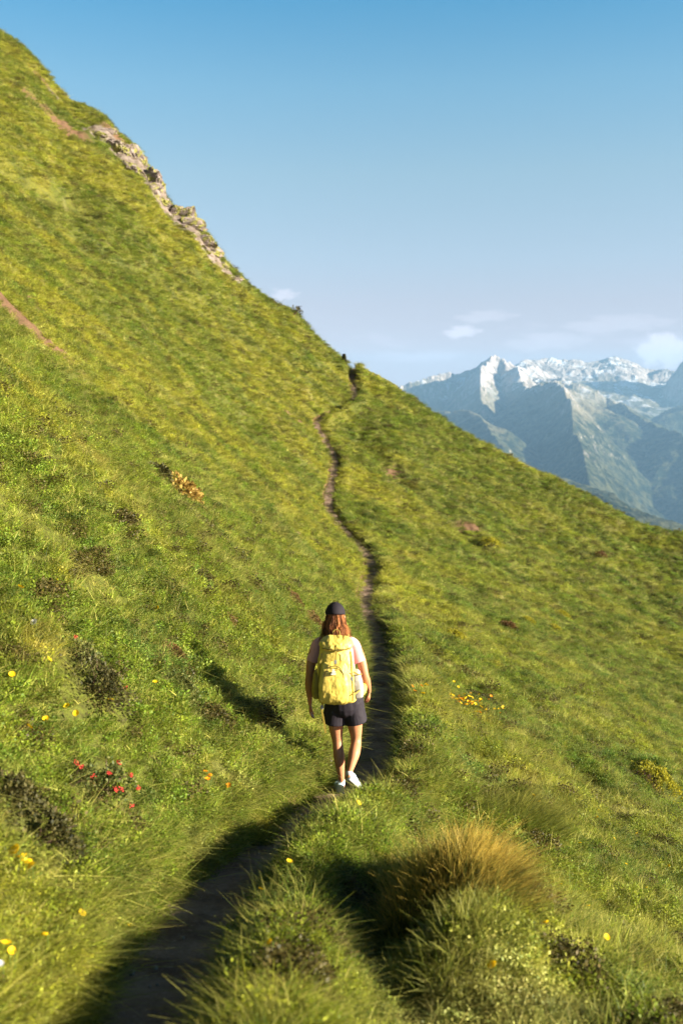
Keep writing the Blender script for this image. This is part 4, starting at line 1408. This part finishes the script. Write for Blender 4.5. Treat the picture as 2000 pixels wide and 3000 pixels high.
# cap
bm = bmesh.new()
bmesh.ops.create_uvsphere(bm, u_segments=40, v_segments=24, radius=1)
bmesh.ops.delete(bm, geom=[v for v in bm.verts if v.co.z < -.12], context='VERTS')
for v in bm.verts:
    x, y, z = v.co
    seam = 1 - .012 * max(0, 1 - abs(math.sin(math.atan2(y, x) * 3)) * 8)
    v.co = Vector((x * .092 * seam, y * .112 * seam, z * .110 * seam + .008 * (1 - y) * (z < .3) * 0))
    v.co = Matrix.Rotation(R(-12), 3, 'X') @ v.co + Vector((-.056, .055, 1.632))
bmesh.ops.solidify(bm, geom=bm.faces[:], thickness=.003)
me = bpy.data.meshes.new('cap'); bm.to_mesh(me); bm.free(); me.materials.append(M_CAP)
me.polygons.foreach_set('use_smooth', np.ones(len(me.polygons), bool))
capo = link('cap', me, None, person)
V = []; F = []
for i in range(9):
    for k in range(13):
        a = R(180) * k / 12; t = i / 8
        V.append((-.056 + math.cos(a) * .082 * (1 - .12 * t), .055 + math.sin(a) * (.098 + .075 * t), 1.622 - .035 * t - .025 * abs(math.cos(a)) * t))
bm = bmesh.new(); vs = [bm.verts.new(v) for v in V]
for i in range(8):
    for k in range(12): bm.faces.new([vs[i * 13 + k], vs[i * 13 + k + 1], vs[(i + 1) * 13 + k + 1], vs[(i + 1) * 13 + k]])
bmesh.ops.solidify(bm, geom=bm.faces[:], thickness=.004)
me = bpy.data.meshes.new('peak'); bm.to_mesh(me); bm.free(); me.materials.append(M_CAP); link('peak', me, None, capo)
me = bpy.data.meshes.new('button'); bm = bmesh.new(); bmesh.ops.create_icosphere(bm, subdivisions=2, radius=.008)
bmesh.ops.translate(bm, verts=bm.verts, vec=(-.056, .032, 1.741)); bm.to_mesh(me); bm.free(); me.materials.append(M_CAP); link('button', me, None, capo)
fuse('closing_band', [loft([((-.106, -.022, 1.592), .004, .012), ((-.056, -.045, 1.588), .004, .012), ((-.006, -.022, 1.592), .004, .012)], 8)], M_CAP, capo, .004, 1)

# hair: many strands that fall from under the cap to the shoulders
r_ = np.random.default_rng(77)
V = []; F = []; T = []
NS = 1500
for i in range(NS):
    a = r_.uniform(R(175), R(365)); q = r_.uniform(.55, 1.0)
    cx, cy = -.056 + math.cos(a) * .080 * q, .05 + math.sin(a) * .092 * q
    side = math.cos(a)
    lk = int(a * 4.2 + q * 3); lw = (lk * 2.399) % 6.28
    p0 = np.array([cx, cy, 1.625 + .015 * r_.normal()])
    wv = r_.uniform(0, 6.28); sp = r_.uniform(.9, 1.35)
    ln = r_.uniform(.80, 1.05) * (.250 + .03 * side * 0)
    th = r_.uniform(.0012, .0030); tone = min(1, max(0, .5 + .45 * math.sin(lk * 1.7) + r_.normal() * .15)); ln *= .9 + .14 * math.sin(lk * 2.3)
    b = len(V); S = 12
    for s_ in range(S + 1):
        t = s_ / S
        spread = 1 + .55 * t ** 1.1 * sp
        x = -.056 + (p0[0] + .056) * spread + .022 * math.sin(lw + t * 9) * t + .006 * math.sin(wv + t * 9) * t + .012 * t * math.sin(wv * 3)
        y = .05 + (p0[1] - .05) * (1 + .25 * t) - .03 * t * t - .05 * max(0, -math.sin(a)) * t + .008 * math.cos(wv + t * 8) * t
        z = p0[2] - ln * t
        for k in range(3):
            V.append((x + math.cos(k * 2.094 + wv) * th * (1 - .7 * t), y + math.sin(k * 2.094 + wv) * th * (1 - .7 * t), z)); T.append(tone)
    for s_ in range(S):
        for k in range(3): F.append([b + s_ * 3 + k, b + s_ * 3 + (k + 1) % 3, b + s_ * 3 + 3 + (k + 1) % 3, b + s_ * 3 + 3 + k])
link('hair', new_mesh('hair', V, F, True, {'tone': T, 'up': np.zeros(len(V))}), M_HAIR, person)

# ------------------------------------------------------------------ the backpack she carries
pack = empty('backpack', (HX, HY, HZ))
tag(pack, 'large yellow hiking backpack on the back of the woman', 'backpack')


def slab(secs, ex=.80, seg=32, sub=4, n=None):
    """stack of rounded-rectangle sections: (z, cx, half width, y near, y far)"""
    A = np.array(secs, float); m_ = len(A); tt = np.linspace(0, m_ - 1, (m_ - 1) * sub + 1)
    rows = []
    for q in tt:
        i = min(int(q), m_ - 2); f = q - i
        p0, p1, p2, p3 = A[max(i - 1, 0)], A[i], A[i + 1], A[min(i + 2, m_ - 1)]
        rows.append(.5 * ((2 * p1) + (-p0 + p2) * f + (2 * p0 - 5 * p1 + 4 * p2 - p3) * f * f + (-p0 + 3 * p1 - 3 * p2 + p3) * f ** 3))
    V = []; F = []
    for z, cx, hw_, ya, yb in rows:
        for k in range(seg):
            a = 2 * math.pi * k / seg; c = math.cos(a); s_ = math.sin(a)
            c = math.copysign(abs(c) ** ex, c); s_ = math.copysign(abs(s_) ** ex, s_)
            V.append((cx + c * hw_, (ya + yb) / 2 + s_ * (ya - yb) / 2, z))
    for i in range(len(rows) - 1):
        for k in range(seg): F.append([i * seg + k, i * seg + (k + 1) % seg, (i + 1) * seg + (k + 1) % seg, (i + 1) * seg + k])
    return V, F, [list(range(seg))[::-1], [(len(rows) - 1) * seg + k for k in range(seg)]]


wr_ = lambda a, sc, sd: (lambda c: a * fbm(c[:, 0] * sc + c[:, 1] * 3, c[:, 2] * sc * .8 + c[:, 1] * 2, sd, 4) + a * .8 * ridged(c[:, 0] * sc * .5 + c[:, 2] * sc * .6, c[:, 2] * sc * .5 - c[:, 0] * sc, sd + 9, 3) - a * .6)
main = slab([(.905, -.06, .09, -.15, -.26), (.925, -.045, .155, -.13, -.33), (.975, -.035, .175, -.115, -.365), (1.10, -.045, .172, -.11, -.375), (1.25, -.05, .160, -.11, -.355), (1.36, -.05, .145, -.11, -.325), (1.42, -.05, .130, -.11, -.29), (1.45, -.05, .10, -.12, -.26)])
fuse('main_bag', [main], M_PACK, pack, .006, 5, wr_(.009, 9, 601))
lid = slab([(1.395, -.045, .125, -.12, -.325), (1.415, -.045, .145, -.105, -.345), (1.455, -.045, .142, -.10, -.335), (1.485, -.045, .115, -.115, -.30), (1.50, -.045, .07, -.14, -.26)])
fuse('lid', [lid], M_PACK, pack, .006, 5, wr_(.012, 13, 611))
front = slab([(.935, -.07, .07, -.33, -.36), (.97, -.065, .125, -.33, -.405), (1.08, -.065, .130, -.33, -.425), (1.20, -.065, .118, -.33, -.415), (1.29, -.06, .105, -.33, -.38), (1.315, -.06, .07, -.33, -.36)], .75)
fuse('front_pocket', [front], M_PACK, pack, .006, 4, wr_(.007, 12, 621))
sp1 = slab([(.955, .115, .03, -.17, -.27), (.98, .135, .055, -.15, -.31), (1.08, .135, .052, -.14, -.32), (1.18, .125, .040, -.15, -.30), (1.20, .12, .02, -.17, -.27)], .6)
fuse('side_pocket', [sp1], M_MESHP, pack, .006, 4, wr_(.004, 14, 631))
sp2 = slab([(.955, -.205, .03, -.17, -.27), (.98, -.215, .040, -.15, -.31), (1.08, -.215, .040, -.14, -.32), (1.18, -.205, .034, -.15, -.30), (1.20, -.20, .02, -.17, -.27)], .6)
fuse('side_pocket', [sp2], M_PACKD, pack, .006, 4, wr_(.004, 14, 632))
# hip belt wings
fuse('hip_belt', [loft([((.06, -.15, .985), .045, .055), ((.145, -.14, .985), .055, .052), ((.190, -.05, .985), .040, .045), ((.185, .06, .975), .020, .035), ((.10, .135, .96), .012, .03), ((.02, .15, .955), .010, .025)], 16),
                  loft([((-.06, -.13, .985), .045, .055), ((-.14, -.115, .985), .045, .05), ((-.160, -.03, .985), .028, .045), ((-.145, .06, .975), .018, .035), ((-.06, .135, .96), .012, .03), ((.02, .15, .955), .010, .025)], 16)], M_PACK, pack, .006, 4, wr_(.004, 14, 641))
# shoulder straps over the shoulders
for sx, cx in ((-1, -.125), (1, .02)):
    fuse('shoulder_strap', [loft([((cx, -.13, 1.37), .030, .012), ((cx + sx * .012, -.08, 1.435), .032, .012), ((cx + sx * .018, .02, 1.462), .034, .012), ((cx + sx * .02, .11, 1.41), .034, .012), ((cx + sx * .02, .15, 1.30), .030, .010),
                                  ((cx + sx * .05, .14, 1.17), .022, .008), ((cx + sx * .085, .06, 1.08), .012, .006), ((cx + sx * .08, -.09, 1.02), .012, .006)], 16)], M_PACKD, pack, .005, 2)


def webbing(pts, w, name='strap', mat=None, th=.0022):
    P, FR = frames(pts)
    V = []; F = []
    for p, (T, N, B) in zip(P, FR):
        out = Vector((0, -1, 0)); out = (out - T * out.dot(T))
        out = out.normalized() if out.length > .1 else N
        s_ = T.cross(out).normalized()
        for a, b in ((-1, 0), (1, 0), (1, 1), (-1, 1)):
            V.append(tuple(p + s_ * w / 2 * a + out * th * b))
    for i in range(len(P) - 1):
        for k in range(4): F.append([i * 4 + k, i * 4 + (k + 1) % 4, (i + 1) * 4 + (k + 1) % 4, (i + 1) * 4 + k])
    F += [[3, 2, 1, 0], [len(V) - 4, len(V) - 3, len(V) - 2, len(V) - 1]]
    return link(name, new_mesh(name, V, F), mat or M_PACKD, pack)


webbing([(-.045, -.352, 1.44), (-.048, -.365, 1.38), (-.05, -.388, 1.34), (-.055, -.405, 1.28)], .018)
webbing([(.075, -.345, 1.40), (.082, -.368, 1.30), (.088, -.378, 1.18), (.095, -.375, 1.06), (.095, -.368, .97)], .014)
webbing([(-.165, -.325, 1.38), (-.185, -.345, 1.26), (-.195, -.352, 1.12), (-.185, -.345, 1.0)], .014)
webbing([(.10, -.345, 1.22), (.145, -.325, 1.19), (.175, -.24, 1.17)], .012)
webbing([(.105, -.36, 1.02), (.155, -.33, 1.05), (.185, -.24, 1.06)], .012)
webbing([(-.165, -.31, .95), (-.168, -.315, .86), (-.150, -.305, .76), (-.138, -.30, .66)], .016)
M_ZIP = plain('zip_dark', (0.10, 0.08, 0.03), .5)
webbing([(-.150, -.398, 1.02), (-.155, -.410, 1.12), (-.145, -.408, 1.22), (-.11, -.40, 1.275), (-.065, -.402, 1.288), (-.02, -.40, 1.275), (.015, -.405, 1.22), (.025, -.408, 1.12)], .007, 'zip', M_ZIP)
webbing([(-.165, -.330, 1.425), (-.11, -.352, 1.418), (-.045, -.362, 1.415), (.02, -.352, 1.418), (.075, -.330, 1.425)], .007, 'zip', M_ZIP)
bm = bmesh.new(); bmesh.ops.create_cube(bm, size=1)
for v in bm.verts: v.co = Vector((v.co.x * .026, v.co.y * .012, v.co.z * .034))
bmesh.ops.bevel(bm, geom=bm.edges[:], offset=.004, segments=2, affect='EDGES')
me = bpy.data.meshes.new('buckle'); bm.to_mesh(me); bm.free(); me.materials.append(M_BUCK)
for x, y, z in ((-.052, -.398, 1.32), (.088, -.384, 1.17), (-.168, -.322, .90)):
    link('buckle', me, None, pack, (x, y, z))
# small pale embroidered mark on the front
V = []; F = []
zz_ = [1.215, 1.235, 1.255]
for k, (x, z, w, h) in enumerate([(-.068, 1.222, .040, .010), (-.066, 1.240, .030, .010), (-.068, 1.257, .018, .008)]):
    b = len(V)
    for a, c in ((-1, -1), (1, -1), (1, 1), (-1, 1)): V += [(x + a * w / 2, -.4275, z + c * h / 2)]
    for a, c in ((-1, -1), (1, -1), (1, 1), (-1, 1)): V += [(x + a * w / 2, -.410, z + c * h / 2)]
    F += [[b, b + 1, b + 2, b + 3], [b, b + 4, b + 5, b + 1], [b + 1, b + 5, b + 6, b + 2], [b + 2, b + 6, b + 7, b + 3], [b + 3, b + 7, b + 4, b]]
link('badge', new_mesh('badge', V, F), M_LOGO, pack)
fuse('haul_loop', [loft([((-.075, -.12, 1.47), .005), ((-.072, -.10, 1.515), .005), ((-.045, -.095, 1.53), .005), ((-.018, -.10, 1.515), .005), ((-.015, -.12, 1.47), .005)], 8)], M_PACKD, pack, .003, 1)

# ------------------------------------------------------------------ grass over the whole hillside
def scatter(n, ulo, uhi, y0, y1, power):
    """points over the hillside; power sets how density falls with distance"""
    # pdf over Y of area-density * Y^(1-power)
    t = rng.uniform(0, 1, n)
    p = 2 - power
    Y = (y0 ** p + t * (y1 ** p - y0 ** p)) ** (1 / p)
    u = rng.uniform(ulo, uhi, n)
    return u * Y, Y


GX = []; GY = []
for n, a, b, y0, y1, pw in [(52000, -0.62, 0.62, 1.6, 16, 1.0), (190000, -0.50, 0.50, 12, 84, 1.05), (9000, -1.6, -0.62, 0.8, 14, 1.0), (9000, 0.62, 1.6, 0.8, 14, 1.0)]:
    x, y = scatter(n, a, b, y0, y1, pw)
    GX.append(x); GY.append(y)
# thatch that overhangs the cut left bank, thick grass on the outer berm
for n, lo, hi, y0, y1 in [(5200, -.50, -.26, 2.0, 20), (4200, .33, .85, 2.0, 16)]:
    y = y0 * (y1 / y0) ** rng.uniform(0, 1, n)
    GX.append(np.interp(y, YD, XT) + rng.uniform(lo, hi, n)); GY.append(y)
GX = np.concatenate(GX); GY = np.concatenate(GY)
GZ, gd, ghw, gwi = H(GX, GY, True)
gs, gc = soil_at(GX, GY)
# cover: gone on the trail, thin on soil and on the crest rock
edge = np.where(gd < 0, ghw - 0.02, ghw + 0.05) + 0.05 * gnoise(GX / 0.2, GY / 0.2, 61)
keep = (np.abs(gd) > edge) & (rng.uniform(0, 1, len(GX)) > 1.15 * gs) & (rng.uniform(0, 1, len(GX)) > 1.35 * gc) & (GY < Yridge(GX / GY) * 1.06)
for cx, cy, cr0 in CLEAR:
    keep &= ~(((GX - cx) ** 2 + (GY - cy) ** 2 < (cr0 * 0.85) ** 2) & (rng.uniform(0, 1, len(GX)) < .9))
keep &= rng.uniform(0, 1, len(GX)) > 0.75 * sstep(0.0, 0.45, gnoise(GX / .21, GY / .24, 96)) * sstep(14, 8, GY) * (np.abs(gd) > .45)
GX, GY, GZ, gd, gc = GX[keep], GY[keep], GZ[keep], gd[keep], gc[keep]
n = len(GX)
kinds = fbm(GX / 1.1, GY / 1.3, 71, 3) + rng.normal(0, 0.25, n)
k2 = fbm(GX / 2.4, GY / 2.4, 72, 3) + 0.25 * np.clip((gd - 0.4) / 1.5, -0.3, 1.2) * (GY < 12) + rng.normal(0, 0.2, n)
pick = rng.integers(0, 4, n)
pick = np.where(k2 > 0.34, rng.integers(4, 7, n), pick)
pick = np.where((kinds > 0.16) & (k2 < 0.36), rng.integers(7, 9, n), pick)
pick = np.where(kinds < -0.42, 9, pick)
pick = np.where((gd < 0) & (gd > -0.75) & (GY < 10) & (rng.uniform(0, 1, n) < .30), 9, pick)
pick = np.where(rng.uniform(0, 1, n) < 0.05, rng.integers(10, 12, n), pick)
hn = fbm(GX / 0.45, GY / 0.45, 91, 2) + 0.35 * fbm(GX / 5, GY / 5, 92, 2)
pick = np.where((hn > 0.60) & (rng.uniform(0, 1, n) < .55) & (np.abs(gd) > 1), rng.integers(12, 14, n), pick)
rr_ = rng.uniform(0, 1, n)
pick = np.where((rr_ < .022) & (GY > 8), rng.integers(12, 14, n), pick)
pick = np.where((rr_ > .93) & (GY > 6), 9, pick)
sc = rng.uniform(0.6, 1.45, n) * (1 + 0.9 * np.clip((GY - 6) / 45, 0, 1.3)) * (1 + 0.35 * fbm(GX / 0.8, GY / 0.8, 73, 2))
sc = sc * np.where((GY > 6), 1, 0.9)
near = np.where(gd < 0, np.clip(-gd - 0.25, 0, 0.4) / 0.4, np.clip(gd - 0.25, 0, 0.2) / 0.2)
pick = np.where((gd < -.2) & (gd > -1.3) & (GY < 9) & (rng.uniform(0, 1, n) < .85), rng.choice([0, 1, 2, 3, 7, 8, 9], n), pick)
pick = np.where((gd > .2) & (gd < 1.1) & (GY < 6.5) & (rng.uniform(0, 1, n) < .85), rng.choice([0, 1, 2, 3, 7, 8, 8, 11], n), pick)
pick = np.where((gnoise(GX / .3, GY / .3, 95) > .50) & (np.abs(gd) > .5) & (GY < 9) & (rng.uniform(0, 1, n) < .6), rng.integers(12, 14, n), pick)
hs = np.where(gd > 0, 0.6 + 0.4 * near, 0.4 + 0.6 * near) * (1 - 0.25 * sstep(10, 25, GY)) * (1 - 0.6 * np.exp(-((GY - 8.3) / .45) ** 2 - ((gd - .45) / .4) ** 2)) * (1 - 0.45 * (gd > 0.2) * (gd < 1.2) * (GY < 6)) * rng.uniform(0.6, 1.1, n)
rot = np.stack([rng.normal(0, 0.2, n), rng.normal(0.10, 0.2, n), rng.uniform(0, 6.283, n)], -1)
long_ = (pick >= 4) & (pick < 7)
rot[long_, 2] = rng.normal(-0.2, 0.7, long_.sum())
grass = instancer('grass', np.stack([GX, GY, GZ - 0.005], -1), rot, np.stack([sc, sc, sc * hs], -1), pick, protoC,
                  'short green and yellow alpine grass covering the hillside')
